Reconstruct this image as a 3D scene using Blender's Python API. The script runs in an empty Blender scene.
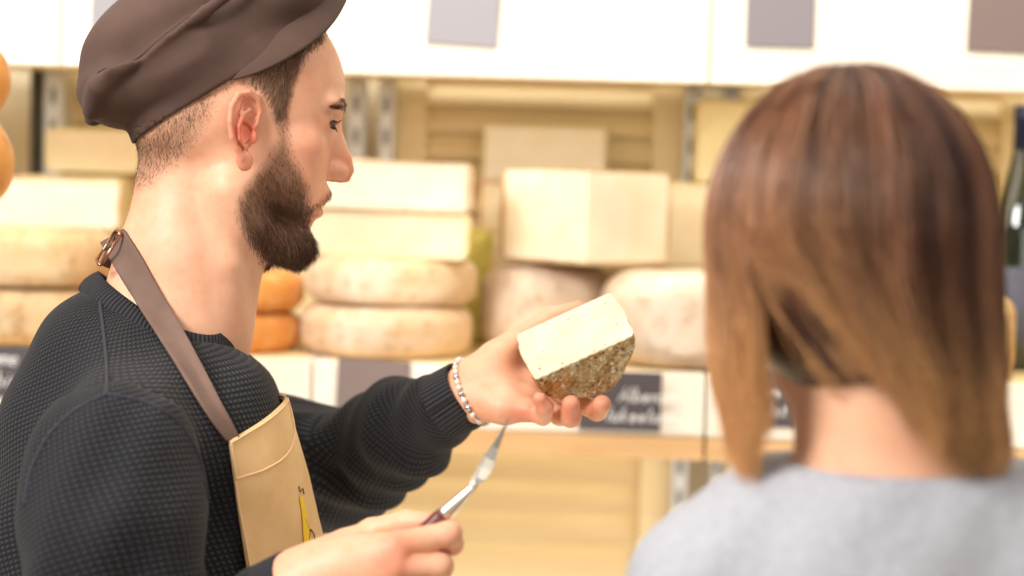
import bpy, math, random
import numpy as np
from mathutils import Vector, Matrix
random.seed(7)
rng = np.random.default_rng(11)
S = bpy.context.scene
C = S.collection
PI = math.pi

# ------------------------------------------------------------------ camera
FPX = 1800.0
CAMZ = 1.60
YAW, PITCH, ROLL = math.radians(2.7), math.radians(3.4), math.radians(1.7)
cam_d = bpy.data.cameras.new('camera')
cam = bpy.data.objects.new('camera', cam_d)
C.objects.link(cam)
S.camera = cam
cam_d.sensor_width = 36.0
cam_d.lens = 36.0 * FPX / 1024.0
cam_d.clip_start = 0.05
R3 = Matrix.Rotation(YAW, 3, 'Z') @ Matrix.Rotation(PI/2 - PITCH, 3, 'X') @ Matrix.Rotation(ROLL, 3, 'Z')
cam.matrix_world = Matrix.Translation((0, 0, CAMZ)) @ R3.to_4x4()
cam_d.dof.use_dof = True
cam_d.dof.focus_distance = 1.66
cam_d.dof.aperture_fstop = 2.5
CO = np.array([0, 0, CAMZ])
RM = np.array(R3)                       # columns: right, up, back
CR, CU, CF = RM[:, 0], RM[:, 1], -RM[:, 2]

def P(px, py, d):
    """point seen at pixel (px,py) at depth d along the optical axis"""
    return CO + d * (CF + CR * (px - 512) / FPX - CU * (py - 288) / FPX)
def W(px, py, Y):
    """point seen at pixel (px,py) on the vertical plane y = Y"""
    r = CF + CR * (px - 512) / FPX - CU * (py - 288) / FPX
    return CO + r * (Y / r[1])
def V(a): return Vector((float(a[0]), float(a[1]), float(a[2])))

# ------------------------------------------------------------------ objects
def tag(o, label=None, cat=None, group=None, kind=None):
    if label: o['label'] = label
    if cat: o['category'] = cat
    if group: o['group'] = group
    if kind: o['kind'] = kind
    return o
def empty(name, loc, rz=0.0):
    o = bpy.data.objects.new(name, None); C.objects.link(o)
    o.location = V(loc); o.rotation_euler = (0, 0, rz); o.empty_display_size = .05
    return o
def link(name, me, mats, parent=None, smooth=True):
    if not isinstance(mats, (list, tuple)): mats = [mats]
    for m in mats: me.materials.append(m)
    if smooth:
        me.polygons.foreach_set('use_smooth', [True]*len(me.polygons))
    o = bpy.data.objects.new(name, me); C.objects.link(o)
    if parent is not None:
        o.parent = parent
    return o
def npmesh(name, verts, quads=None, tris=None, polys=None):
    me = bpy.data.meshes.new(name)
    if polys is not None:
        me.from_pydata([tuple(map(float, v)) for v in verts], [], polys)
        me.update(); return me
    verts = np.asarray(verts, dtype=np.float32)
    nq = 0 if quads is None else len(quads); nt = 0 if tris is None else len(tris)
    me.vertices.add(len(verts)); me.vertices.foreach_set('co', verts.ravel())
    li = []
    if nq: li.append(np.asarray(quads, dtype=np.int32).ravel())
    if nt: li.append(np.asarray(tris, dtype=np.int32).ravel())
    li = np.concatenate(li)
    me.loops.add(len(li)); me.loops.foreach_set('vertex_index', li)
    tot = np.array([4]*nq + [3]*nt, dtype=np.int32)
    st = np.concatenate([[0], np.cumsum(tot)[:-1]]).astype(np.int32)
    me.polygons.add(len(tot)); me.polygons.foreach_set('loop_start', st); me.polygons.foreach_set('loop_total', tot)
    me.update(calc_edges=True)
    return me

class MB:
    """collects simple shapes into one mesh"""
    def __init__(s): s.v = []; s.f = []
    def add(s, vs, fs):
        n = len(s.v); s.v += [tuple(map(float, v)) for v in vs]; s.f += [tuple(i+n for i in f) for f in fs]
    def box(s, lo, hi):
        x0, y0, z0 = lo; x1, y1, z1 = hi
        s.add([(x0,y0,z0),(x1,y0,z0),(x1,y1,z0),(x0,y1,z0),(x0,y0,z1),(x1,y0,z1),(x1,y1,z1),(x0,y1,z1)],
              [(3,2,1,0),(4,5,6,7),(0,1,5,4),(1,2,6,5),(2,3,7,6),(3,0,4,7)])
    def tube(s, pts, r, n=8, flat=None):
        pts = [V(p) for p in pts]; k = len(pts)
        rr = r if isinstance(r, (list, tuple)) else [r]*k
        up = None; vs = []
        for i, p in enumerate(pts):
            t = (pts[min(i+1, k-1)] - pts[max(i-1, 0)]).normalized()
            if up is None:
                up = t.cross(Vector((0, 0, 1)))
                if up.length < .1: up = t.cross(Vector((1, 0, 0)))
            up = (up - t*up.dot(t)).normalized(); b = t.cross(up)
            for j in range(n):
                a = 2*PI*j/n
                vs.append(p + (up*math.cos(a) + b*math.sin(a))*rr[i])
        fs = [(i*n+j, i*n+(j+1)%n, (i+1)*n+(j+1)%n, (i+1)*n+j) for i in range(k-1) for j in range(n)]
        fs += [tuple(range(n-1, -1, -1)), tuple((k-1)*n+j for j in range(n))]
        s.add(vs, fs)
    def build(s, name, m, parent=None, smooth=False, bevel=0, seg=2):
        o = link(name, npmesh(name, s.v, polys=s.f), m, parent, smooth)
        if bevel:
            b = o.modifiers.new('b', 'BEVEL'); b.width = bevel; b.segments = seg; b.limit_method = 'ANGLE'
        return o

# ------------------------------------------------------------------ materials
def hexc(r, g, b):
    f = lambda c: (c/255/12.92) if c/255 <= .04045 else ((c/255+.055)/1.055)**2.4
    return (f(r), f(g), f(b), 1)
class NT:
    def __init__(s, name):
        s.m = bpy.data.materials.new(name); s.m.use_nodes = True
        s.t = s.m.node_tree; s.b = s.t.nodes['Principled BSDF']; s.tc = None
    def n(s, typ, **kw):
        nd = s.t.nodes.new(typ)
        for k, v in kw.items():
            if k[0] == '_': nd.inputs[k[1:].replace('_', ' ')].default_value = v
            else: setattr(nd, k, v)
        return nd
    def l(s, a, b): s.t.links.new(a, b)
    def co(s, kind='Object', scale=(1, 1, 1), rot=(0, 0, 0)):
        if s.tc is None: s.tc = s.n('ShaderNodeTexCoord')
        mp = s.n('ShaderNodeMapping'); mp.inputs['Scale'].default_value = scale; mp.inputs['Rotation'].default_value = rot
        s.l(s.tc.outputs[kind], mp.inputs[0]); return mp.outputs[0]
    def noise(s, co, scale, detail=4, rough=.55, dist=0):
        nd = s.n('ShaderNodeTexNoise'); nd.inputs['Scale'].default_value = scale; nd.inputs['Detail'].default_value = detail
        nd.inputs['Roughness'].default_value = rough; nd.inputs['Distortion'].default_value = dist
        s.l(co, nd.inputs['Vector']); return nd.outputs['Fac']
    def ramp(s, fac, stops):
        r = s.n('ShaderNodeValToRGB'); e = r.color_ramp.elements
        while len(e) < len(stops): e.new(.5)
        for i, (p, c) in enumerate(stops):
            e[i].position = p; e[i].color = c if len(c) == 4 else (*c, 1)
        s.l(fac, r.inputs[0]); return r.outputs[0]
    def mix(s, fac, a, b, typ='MIX'):
        m = s.n('ShaderNodeMix', data_type='RGBA', blend_type=typ)
        for k, v in ((0, fac), (6, a), (7, b)):
            if isinstance(v, (int, float, tuple)): m.inputs[k].default_value = v
            else: s.l(v, m.inputs[k])
        return m.outputs[2]
    def math(s, op, a, b=0.0):
        m = s.n('ShaderNodeMath', operation=op)
        for k, v in ((0, a), (1, b)):
            if isinstance(v, (int, float)): m.inputs[k].default_value = v
            else: s.l(v, m.inputs[k])
        return m.outputs[0]
    def bump(s, h, strength=.5, dist=.002):
        b = s.n('ShaderNodeBump'); b.inputs['Strength'].default_value = strength; b.inputs['Distance'].default_value = dist
        s.l(h, b.inputs['Height'])
        if s.b.inputs['Normal'].is_linked: s.l(s.b.inputs['Normal'].links[0].from_socket, b.inputs['Normal'])
        s.l(b.outputs[0], s.b.inputs['Normal'])
    def col(s, c):
        if isinstance(c, tuple): s.b.inputs['Base Color'].default_value = c
        else: s.l(c, s.b.inputs['Base Color'])
    def set(s, **kw):
        for k, v in kw.items(): s.b.inputs[k.replace('_', ' ')].default_value = v
        return s
def simple(name, c, rough=.6, metal=0, var=.0, vs=20, bump=0, bs=200, bd=.001):
    t = NT(name); t.set(Roughness=rough, Metallic=metal)
    co = t.co()
    d = tuple(max(0, x*(1-var)) for x in c[:3]) + (1,)
    t.col(t.ramp(t.noise(co, vs), [(.3, d), (.7, c)]) if var else c)
    if bump: t.bump(t.noise(co, bs, 3), bump, bd)
    return t.m
def wood(name, c1, c2, rough=.55, grain=(1, 12, 12)):
    t = NT(name); t.set(Roughness=rough); co = t.co(scale=grain)
    n = t.noise(co, 4, 5, .6, .6); t.col(t.ramp(n, [(.3, c1), (.7, c2)]))
    kn = t.n('ShaderNodeTexVoronoi'); kn.inputs['Scale'].default_value = 3.1; t.l(t.co(scale=(1, 1, 2.2)), kn.inputs['Vector'])
    k = t.ramp(kn.outputs['Distance'], [(.02, (.30, .16, .07)), (.045, (1, 1, 1))])
    base = t.b.inputs['Base Color'].links[0].from_socket
    t.col(t.mix(1.0, base, k, 'MULTIPLY')); t.bump(n, .15, .001)
    return t.m

# ------------------------------------------------------------------ signed distance modelling
def smin(a, b, k):
    h = np.clip(.5 + .5*(b-a)/k, 0, 1)
    return b*(1-h) + a*h - k*h*(1-h)
def smax(a, b, k): return -smin(-a, -b, k)
def ell(p, c, r, M=None):
    q = p - np.asarray(c)
    if M is not None: q = q @ M            # columns of M are the ellipsoid's axes
    r = np.asarray(r, float)
    k0 = np.linalg.norm(q/r, axis=1); k1 = np.linalg.norm(q/(r*r), axis=1)
    return k0*(k0-1)/np.maximum(k1, 1e-9)
def cone(p, a, b, ra, rb):
    a = np.asarray(a, float); b = np.asarray(b, float); ba = b-a; pa = p-a
    t = np.clip(pa @ ba/max(ba @ ba, 1e-12), 0, 1)
    return np.linalg.norm(pa - t[:, None]*ba, axis=1) - (ra + (rb-ra)*t)
def chain(p, pts, rs, k=.002):
    d = None
    for i in range(len(pts)-1):
        e = cone(p, pts[i], pts[i+1], rs[i], rs[i+1])
        d = e if d is None else smin(d, e, k)
    return d
def surfnet(f, lo, hi, h, newton=2):
    lo = np.asarray(lo, float); hi = np.asarray(hi, float)
    s = 4
    nc = np.ceil((hi-lo)/(h*s)).astype(int) + 1
    n = nc*s
    cx = [lo[i] + (np.arange(nc[i])+.5)*h*s - .5*h for i in range(3)]
    g = np.stack(np.meshgrid(*cx, indexing='ij'), -1).reshape(-1, 3)
    cv = f(g).reshape(nc)
    big = np.repeat(np.repeat(np.repeat(cv, s, 0), s, 1), s, 2).astype(np.float32)
    mask = np.abs(big) < h*s*1.9
    idx = np.argwhere(mask)
    pts = lo + idx*h
    out = np.empty(len(pts), np.float32)
    for a in range(0, len(pts), 400000): out[a:a+400000] = f(pts[a:a+400000])
    big[mask] = out
    ins = big < 0
    c = ins[:-1, :-1, :-1].astype(np.int8)
    tot = sum(ins[i:n[0]-1+i, j:n[1]-1+j, k:n[2]-1+k].astype(np.int8) for i in (0, 1) for j in (0, 1) for k in (0, 1))
    act = np.argwhere((tot > 0) & (tot < 8))
    corners = [(i, j, k) for i in (0, 1) for j in (0, 1) for k in (0, 1)]
    cv8 = {cc: big[act[:, 0]+cc[0], act[:, 1]+cc[1], act[:, 2]+cc[2]] for cc in corners}
    acc = np.zeros((len(act), 3)); cnt = np.zeros(len(act))
    for c0 in corners:
        for ax in range(3):
            if c0[ax]: continue
            c1 = list(c0); c1[ax] = 1; c1 = tuple(c1)
            v0, v1 = cv8[c0], cv8[c1]
            m = (v0 < 0) != (v1 < 0)
            t = np.where(m, v0/np.where(m, v0-v1, 1), 0)
            q = np.tile(np.array(c0, float), (len(act), 1)); q[:, ax] = t
            acc += q*m[:, None]; cnt += m
    verts = lo + (act + acc/np.maximum(cnt, 1)[:, None])*h
    vid = -np.ones(tuple(n-1), np.int32); vid[act[:, 0], act[:, 1], act[:, 2]] = np.arange(len(act))
    quads = []
    for ax in range(3):
        sl0 = [slice(None)]*3; sl1 = [slice(None)]*3
        sl0[ax] = slice(0, n[ax]-1); sl1[ax] = slice(1, n[ax])
        A = ins[tuple(sl0)]; B = ins[tuple(sl1)]
        o1, o2 = (ax+1) % 3, (ax+2) % 3
        e = np.argwhere(A != B)
        e = e[(e[:, o1] > 0) & (e[:, o2] > 0) & (e[:, o1] < n[o1]-1) & (e[:, o2] < n[o2]-1)]
        if not len(e): continue
        def at(d1, d2):
            q = e.copy(); q[:, o1] += d1; q[:, o2] += d2
            return vid[q[:, 0], q[:, 1], q[:, 2]]
        Q = np.stack([at(-1, -1), at(0, -1), at(0, 0), at(-1, 0)], 1)
        flip = B[e[:, 0], e[:, 1], e[:, 2]]
        Q[flip] = Q[flip][:, ::-1]
        quads.append(Q)
    quads = np.concatenate(quads); quads = quads[(quads >= 0).all(1)]
    for _ in range(newton):
        G, v0 = grad(f, verts, h*.35)
        L2 = np.maximum((G*G).sum(1), .15)
        st = -(v0/L2)[:, None]*G
        ln = np.linalg.norm(st, axis=1); st *= np.minimum(1, .6*h/np.maximum(ln, 1e-9))[:, None]
        verts = verts + st
    return verts, quads
def grad(f, v, e):
    g = np.empty_like(v)
    for i in range(3):
        d = np.zeros(3); d[i] = e
        g[:, i] = (f(v+d) - f(v-d))/(2*e)
    return g, f(v)
def project(f, pts, off=0.0, it=8, e=.0006):
    pts = np.array(pts, float)
    for _ in range(it):
        g, v = grad(f, pts, e)
        L2 = np.maximum((g*g).sum(1), .2)
        pts -= ((v-off)/L2)[:, None]*g
    return pts
def set_uv(me, uv, name='knit'):
    """uv per vertex -> loops, repairing the wrap of the first coordinate"""
    li = np.empty(len(me.loops), np.int32); me.loops.foreach_get('vertex_index', li)
    l = me.uv_layers.new(name=name); l.data.foreach_set('uv', uv[li].astype(np.float32).ravel())
def set_col(me, col, name='tint'):
    a = me.color_attributes.new(name, 'FLOAT_COLOR', 'POINT')
    c = np.ones((len(me.vertices), 4), np.float32); c[:, :col.shape[1]] = col
    a.data.foreach_set('color', c.ravel())
def strands(name, paths, r0, r1, cols, mats, parent=None, sides=3):
    """paths (S,K,3): tapered tubes, one mesh"""
    Sn, K, _ = paths.shape
    t = np.gradient(paths, axis=1); t /= np.maximum(np.linalg.norm(t, axis=2, keepdims=True), 1e-9)
    ref = np.tile(np.array([.31, .83, .46]), (Sn, K, 1))
    u = np.cross(t, ref); u /= np.maximum(np.linalg.norm(u, axis=2, keepdims=True), 1e-9)
    w = np.cross(t, u)
    rad = (r0 + (r1-r0)*np.linspace(0, 1, K)**1.5)
    if np.ndim(r0): rad = rad
    rad = np.broadcast_to(rad, (Sn, K))[..., None]
    ring = [paths + rad*(u*math.cos(2*PI*j/sides) + w*math.sin(2*PI*j/sides)) for j in range(sides)]
    v = np.stack(ring, 2).reshape(-1, 3)
    base = (np.arange(Sn)[:, None]*K + np.arange(K-1)[None])*sides
    q = []
    for j in range(sides):
        k = (j+1) % sides
        q.append(np.stack([base+j, base+k, base+sides+k, base+sides+j], -1).reshape(-1, 4))
    me = npmesh(name, v, np.concatenate(q))
    if cols is not None:
        set_col(me, np.repeat(cols.reshape(-1, cols.shape[-1]), sides, axis=0))
    return link(name, me, mats, parent)
def sample_mesh(verts, quads, n, dens):
    """random points on quads, with density weight dens(center)->0..1; returns points, normals"""
    a, b, c, d = (verts[quads[:, i]] for i in range(4))
    nr = np.cross(c-a, d-b); ar = np.linalg.norm(nr, axis=1); nr /= np.maximum(ar, 1e-12)[:, None]
    w = ar*dens((a+b+c+d)/4, nr); w = np.maximum(w, 0); cw = np.cumsum(w)
    i = np.minimum(np.searchsorted(cw, rng.random(n)*cw[-1]), len(w)-1)
    u, v = rng.random((2, n, 1))
    p = (a[i]*(1-u)+b[i]*u)*(1-v) + (d[i]*(1-u)+c[i]*u)*v
    return p, nr[i]
def inpoly(x, y, poly):
    r = np.zeros(x.shape, bool); n = len(poly)
    for i in range(n):
        x0, y0 = poly[i]; x1, y1 = poly[(i+1) % n]
        if y0 == y1: continue
        c = ((y0 > y) != (y1 > y)) & (x < (x1-x0)*(y-y0)/(y1-y0)+x0)
        r ^= c
    return r
def polydist(x, y, poly):
    d = np.full(x.shape, 1e9); n = len(poly)
    for i in range(n):
        a = np.array(poly[i], float); b = np.array(poly[(i+1) % n], float); ba = b-a
        px, py = x-a[0], y-a[1]
        t = np.clip((px*ba[0]+py*ba[1])/max(ba @ ba, 1e-9), 0, 1)
        d = np.minimum(d, np.hypot(px-t*ba[0], py-t*ba[1]))
    return d
def raydrape(pxs, f, off, d0=1.44, d1=1.86, fallback=None):
    pxs = np.asarray(pxs, float); n = len(pxs); dirs = CF + np.outer((pxs[:, 0]-512)/FPX, CR) - np.outer((pxs[:, 1]-288)/FPX, CU)
    d = np.full(n, d0)
    for _ in range(60):
        v = f(CO+dirs*d[:, None])-off
        d += np.clip(v, -.01, .02)*.7
    hit = np.abs(f(CO+dirs*d[:, None])-off) < .002
    return d, hit & (d < d1)
# ================================================================== the room
pine = wood('pine', hexc(236, 208, 150), hexc(248, 228, 180), .55, (1.2, 10, 14))
pine_slat = wood('pine_slats', hexc(232, 210, 160), hexc(243, 226, 182), .6, (1.2, 10, 16))
pine_pale = wood('pale_planed_pine', hexc(240, 226, 204), hexc(246, 236, 220), .5, (1.2, 9, 14))
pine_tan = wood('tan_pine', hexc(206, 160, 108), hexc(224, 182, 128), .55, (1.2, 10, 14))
plaster = simple('plaster', hexc(226, 210, 176), .8, var=.06, vs=3, bump=.2, bs=60)
tile = simple('floor_tile', hexc(190, 172, 144), .5, var=.15, vs=4)
steel = simple('painted_steel', hexc(206, 212, 216), .4, .2)
_t = NT('slotted_steel'); _t.set(Roughness=.4, Metallic=.2); _c = _t.n('ShaderNodeSeparateXYZ'); _t.l(_t.co(), _c.inputs[0])
_z = _t.math('LESS_THAN', _t.math('FRACT', _t.math('MULTIPLY', _c.outputs[2], 20)), .5); _x = _t.math('LESS_THAN', _t.math('ABSOLUTE', _c.outputs[0]), .0045)
_t.col(_t.mix(_t.math('MULTIPLY', _z, _x), hexc(216, 220, 222), hexc(110, 108, 100))); slotted = _t.m
dark_slot = simple('dark_steel', hexc(70, 66, 52), .5, .4)
chalkboard = simple('chalkboard', hexc(84, 76, 78), .7, var=.12, vs=40)
chalk = simple('chalk', hexc(236, 232, 228), .9)
grey_card = simple('blank_grey_card', hexc(136, 128, 132), .75)
light_card = simple('blank_light_grey_card', hexc(156, 152, 156), .75)
brown_card = simple('blank_taupe_card', hexc(128, 110, 104), .75)

YB = 2.86          # wall of slats
YF = 2.40          # front faces of the shelf boxes
mb = MB(); mb.box((-3.2, -2.2, -.05), (3.2, 3.1, 0)); tag(mb.build('floor', tile), kind='structure')
mb = MB(); mb.box((-3.2, YB+.06, 0), (3.2, YB+.16, 3.0)); tag(mb.build('wall_back', plaster), kind='structure')

def xz(px, py, Y):
    w = W(px, py, Y); return w[0], w[2]
# louvred pine panels hung on the wall, upper row (behind the cheeses) and lower row
def panel(x0, x1, z0, z1, label, pitch=.042):
    t = empty('louvred_panel', ((x0+x1)/2, YB, z0)); loc = np.array([(x0+x1)/2, YB, z0])
    tag(t, label, 'wall panel', 'louvred pine panels behind the shelves')
    w = (x1-x0)/2; h = z1-z0; st = .05
    f = MB()
    f.box((-w, -.012, 0), (-w+st, .03, h)); f.box((w-st, -.012, 0), (w, .03, h))
    f.box((-w+st, -.010, 0), (w-st, .03, .05)); f.box((-w+st, -.010, h-.05), (w-st, .03, h))
    f.build('frame', pine_slat, t, bevel=.002)
    s = MB(); z = .05
    while z < h-.055:
        zt = min(z+pitch, h-.05)
        s.add([(-w+st, -.004, z), (w-st, -.004, z), (w-st, .019, zt), (-w+st, .019, zt), (-w+st, .028, z), (w-st, .028, z)],
              [(0, 1, 2, 3), (0, 4, 5, 1), (4, 3, 2, 5), (0, 3, 4), (1, 5, 2)])
        z += pitch
    s.build('slats', pine_slat, t)
    b = MB(); b.box((-w+.01, .03, .01), (w-.01, .05, h-.01)); b.build('backing', pine_slat, t)
    return t
xa, _ = xz(396, 120, YB); xb, _ = xz(684, 120, YB)
zt_ = 1.86; zm = xz(500, 352, YB)[1]
pw = xb-xa; gap = xz(708, 120, YB)[0]-xb+.05
places = {0: 'framed in the gap between the two cheese stacks', -1: 'behind the brown cap and the pale tommes at left', 1: 'behind the long haired person and wine bottles'}
zlo_ = xz(600, 370, 2.4)[1]-.02
panel(xa, xb, zlo_, zt_, 'upper louvred pine panel behind the cut cheeses in the middle')
panel(xa-gap-.02-pw, xa-gap-.02, zlo_, zt_, 'upper louvred pine panel behind the cap at the left')
panel(xb+gap, xb+gap+pw, zlo_, zt_, 'upper louvred pine panel behind the bottle at the right')
zlow = xz(600, 457, YF)[1]+.03
panel(xa-.03, xb, .62, zlow, 'lower louvred pine panel behind the knife', .05)
panel(xa-gap-.05-pw, xa-gap-.05, .62, zlow, 'lower louvred pine panel hidden mostly by the dark sleeve', .05)
panel(xb+gap, xb+gap+pw, .62, zlow, 'lower louvred pine panel behind the grey shirt', .05)
# steel shelf standards between the panels
def standard(px, w, z0, z1, label, m=steel):
    x, _ = xz(px, 120, YB-.045)
    t = empty('shelf_standard', (x, YB-.045, z0)); tag(t, label, 'shelf standard', 'slotted steel standards on the wall')
    f = MB(); h = z1-z0
    f.box((-w/2, -.012, 0), (w/2, .028, h)); f.build('rail', m, t, bevel=.002)
    return t
for px, w, m, lb in ((357, .026, slotted, 'pale slotted steel standard just right of the man\'s nose'),
                  (387, .022, slotted, 'pale slotted steel standard beside the upper middle louvred panel'),
                  (692, .024, slotted, 'pale slotted steel standard left of the tall yellow cheese block'),
                  (730, .020, slotted, 'pale slotted steel standard behind the tall yellow cheese block'),
                  (37, .016, dark_slot, 'dark narrow steel standard near the hanging orange cheese'),
                  (55, .030, slotted, 'pale wide steel standard just left of the cap')):
    standard(px, w, .6, 1.79, lb, m)

# ---- shelves
def roundbox(name, lo, hi, m, parent=None, bevel=.003):
    mb = MB(); mb.box(lo, hi); return mb.build(name, m, parent, bevel=bevel)
zs = xz(600, 370, YF)[1]          # top of the shelf boxes
zbot = xz(600, 457, YF)[1]
ZS = zs
# each unit of the lower shelf: a shallow pine crate with front board, top lip and dark interior
def crate(px0, px1, label, tan=False):
    x0, x1 = xz(px0, 400, YF)[0]+.0015, xz(px1, 400, YF)[0]-.0015
    t = empty('shelf_crate', ((x0+x1)/2, YF, zbot)); w = (x1-x0)/2; h = ZS-zbot
    tag(t, label, 'shelf crate', 'pine crates forming the lower cheese shelf')
    roundbox('front_board', (-w, 0, .030), (w, .018, h), pine_pale, t)
    roundbox('side_board', (-w, .018, .0), (-w+.015, .40, h-.001), pine_pale, t)
    roundbox('side_board', (w-.015, .018, .0), (w, .40, h-.001), pine_pale, t)
    roundbox('top_board', (-w+.015, .018, h-.016), (w-.015, .42, h-.0005), pine, t)
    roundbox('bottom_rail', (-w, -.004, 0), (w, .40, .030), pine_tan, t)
    return t
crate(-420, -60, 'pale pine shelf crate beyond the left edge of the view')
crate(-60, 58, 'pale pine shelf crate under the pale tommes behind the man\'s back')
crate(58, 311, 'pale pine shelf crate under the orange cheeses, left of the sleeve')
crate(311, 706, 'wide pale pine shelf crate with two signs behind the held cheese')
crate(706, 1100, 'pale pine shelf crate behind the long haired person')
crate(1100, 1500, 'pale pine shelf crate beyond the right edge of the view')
# upper shelf units
YU = 2.34
zu = xz(600, 81, YU)[1]
def upper(px0, px1, label):
    x0, x1 = xz(px0, 40, YU)[0]+.001, xz(px1, 40, YU)[0]-.001
    t = empty('upper_shelf_box', ((x0+x1)/2, YU, zu)); w = (x1-x0)/2
    tag(t, label, 'shelf box', 'pale upper shelf boxes')
    roundbox('front_board', (-w, 0, 0), (w, .02, .16), pine_pale, t)
    roundbox('bottom_board', (-w, .02, .02), (w, .48, .036), pine, t)
    roundbox('side_board', (-w, .02, .036), (-w+.015, .46, .15), pine_pale, t)
    roundbox('side_board', (w-.015, .02, .036), (w, .46, .15), pine_pale, t)
upper(-560, 60, 'pale upper shelf box at the far left above the hanging cheese')
upper(60, 711, 'long pale upper shelf box with two grey cards in the middle')
upper(711, 1300, 'pale upper shelf box at the right above the long hair')

# ---- cards and chalk signs
def card(px0, py0, px1, py1, Y, m, label, cat='sign', tilt=0.0, name='blank_card', group=None):
    c = W((px0+px1)/2, (py0+py1)/2, Y); a = W(px0, py1, Y); b = W(px1, py0, Y)
    w, h = abs(b[0]-a[0])/2, abs(b[2]-a[2])/2
    mb = MB(); mb.box((-w, -.002, -h), (w, .002, h))
    o = mb.build(name, m, None, bevel=.001)
    o.location = V(c); o.rotation_euler = (0, tilt, 0); tag(o, label, cat, group)
    return o, w, h
card(92, -40, 138, 28, YU-.003, light_card, 'blank grey card on the upper shelf front above the brown cap', tilt=.02)  # the blank ones are plain cards on the boards, not signs
card(428, -30, 500, 44, YU-.003, light_card, 'pale grey blank card pinned to the middle of the upper shelf', tilt=.05)
card(746, -34, 816, 46, YU-.003, grey_card, 'grey blank card on the upper shelf above the long brown hair')
card(968, -34, 1042, 51, YU-.003, brown_card, 'taupe blank card on the upper shelf at the right edge', tilt=.02)
card(336, 361, 410, 413, YF-.003, brown_card, 'blank taupe card on the shelf front above the dark sleeve', tilt=.03)
def strokes(t, words, Y, size, rad=.0012):
    """a line of looping chalk handwriting in front of board t (board local coords)"""
    mb = MB()
    for (x, z, txt) in words:
        for ch in txt:
            pts = GLYPH.get(ch, GLYPH['e'])
            for st in pts:
                mb.tube([(x+(u + .25*v)*size, -.0032, z+v*size) for u, v in st], rad, 5)
            x += size*(.36 if ch in 'iltrI,-' else .62)
    return mb
def arc(cx, cy, rx, ry, a0, a1, n=8):
    return [(cx+rx*math.cos(math.radians(a0+(a1-a0)*i/n)), cy+ry*math.sin(math.radians(a0+(a1-a0)*i/n))) for i in range(n+1)]
GLYPH = {
 'e': [[(0, .22), (.42, .26)]+arc(.25, .25, .2, .25, 10, 320)], 'i': [[(.1, .5), (.1, .05), (.25, 0)], [(.1, .68), (.13, .72)]],
 'l': [[(.1, 1), (.1, .05), (.25, 0)]], 't': [[(.1, .85), (.1, .05), (.25, 0)], [(-.05, .55), (.28, .55)]],
 'r': [[(.08, .5), (.08, 0)], [(.08, .3)]+arc(.22, .32, .14, .18, 180, 40)], 'n': [[(.05, .5), (.05, 0)], [(.05, .3)]+arc(.24, .28, .18, .22, 180, 0)+[(.42, 0)]],
 'u': [[(.05, .5)]+arc(.24, .2, .19, .2, 180, 360)+[(.43, .5), (.43, 0)]], 'o': [arc(.24, .25, .2, .25, 90, 450)],
 'a': [arc(.22, .25, .2, .25, 60, 420)+[(.42, .5), (.42, 0), (.5, 0)]], 's': [arc(.22, .38, .16, .13, 50, 250)+arc(.22, .13, .17, .13, 80, -150)],
 'k': [[(.05, 1), (.05, 0)], [(.4, .5), (.08, .25), (.42, 0)]], 'g': [arc(.22, .25, .2, .25, 60, 420)+[(.42, .5), (.42, -.2)]+arc(.22, -.2, .2, .15, 0, -150)],
 'A': [[(0, 0), (.25, 1), (.5, 0)], [(.1, .4), (.42, .4)]], 'T': [[(.25, 0), (.25, 1)], [(0, 1), (.55, 1)]], 'b': [[(.05, 1), (.05, 0)], arc(.22, .25, .2, .25, 180, -180)],
 'm': [[(.0, .5), (0, 0)], [(0, .3)]+arc(.13, .3, .12, .2, 180, 0)+[(.26, 0)], [(.26, .3)]+arc(.39, .3, .12, .2, 180, 0)+[(.52, 0)]],
 ',': [[(.1, .08), (.02, -.15)]], '/': [[(0, -.1), (.35, 1)]], '1': [[(.05, .75), (.2, 1), (.2, 0)]], '0': [arc(.2, .5, .2, .5, 90, 450)],
}
def chalksign(px0, py0, px1, py1, label, lines, size, tilt=0):
    o, w, h = card(px0, py0, px1, py1, YF-.003, chalkboard, label, name='chalkboard_sign', tilt=tilt)
    mb = MB()
    for x, z, t in lines:
        m2 = strokes(o, [(x, z, t)], 0, size); mb.add(m2.v, m2.f)
    mb.build('chalk_writing', chalk, o)
    return o
chalksign(578, 373, 662, 429, 'dark chalkboard sign with white handwriting behind the held cheese',
          [(-.002, .000, 'Alberoni'), (-.018, -.027, 'lake lamb,')], .019)
chalksign(-38, 347, 36, 396, 'dark chalkboard sign with white handwriting behind the man\'s shoulder',
          [(-.040, .010, 'Tomme'), (-.040, -.020, 'brebis e')], .022)
chalksign(742, 372, 800, 426, 'dark chalkboard sign seen between the strands of long hair',
          [(-.030, .004, 'Tome'), (-.030, -.022, 'a lait')], .018)

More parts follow.
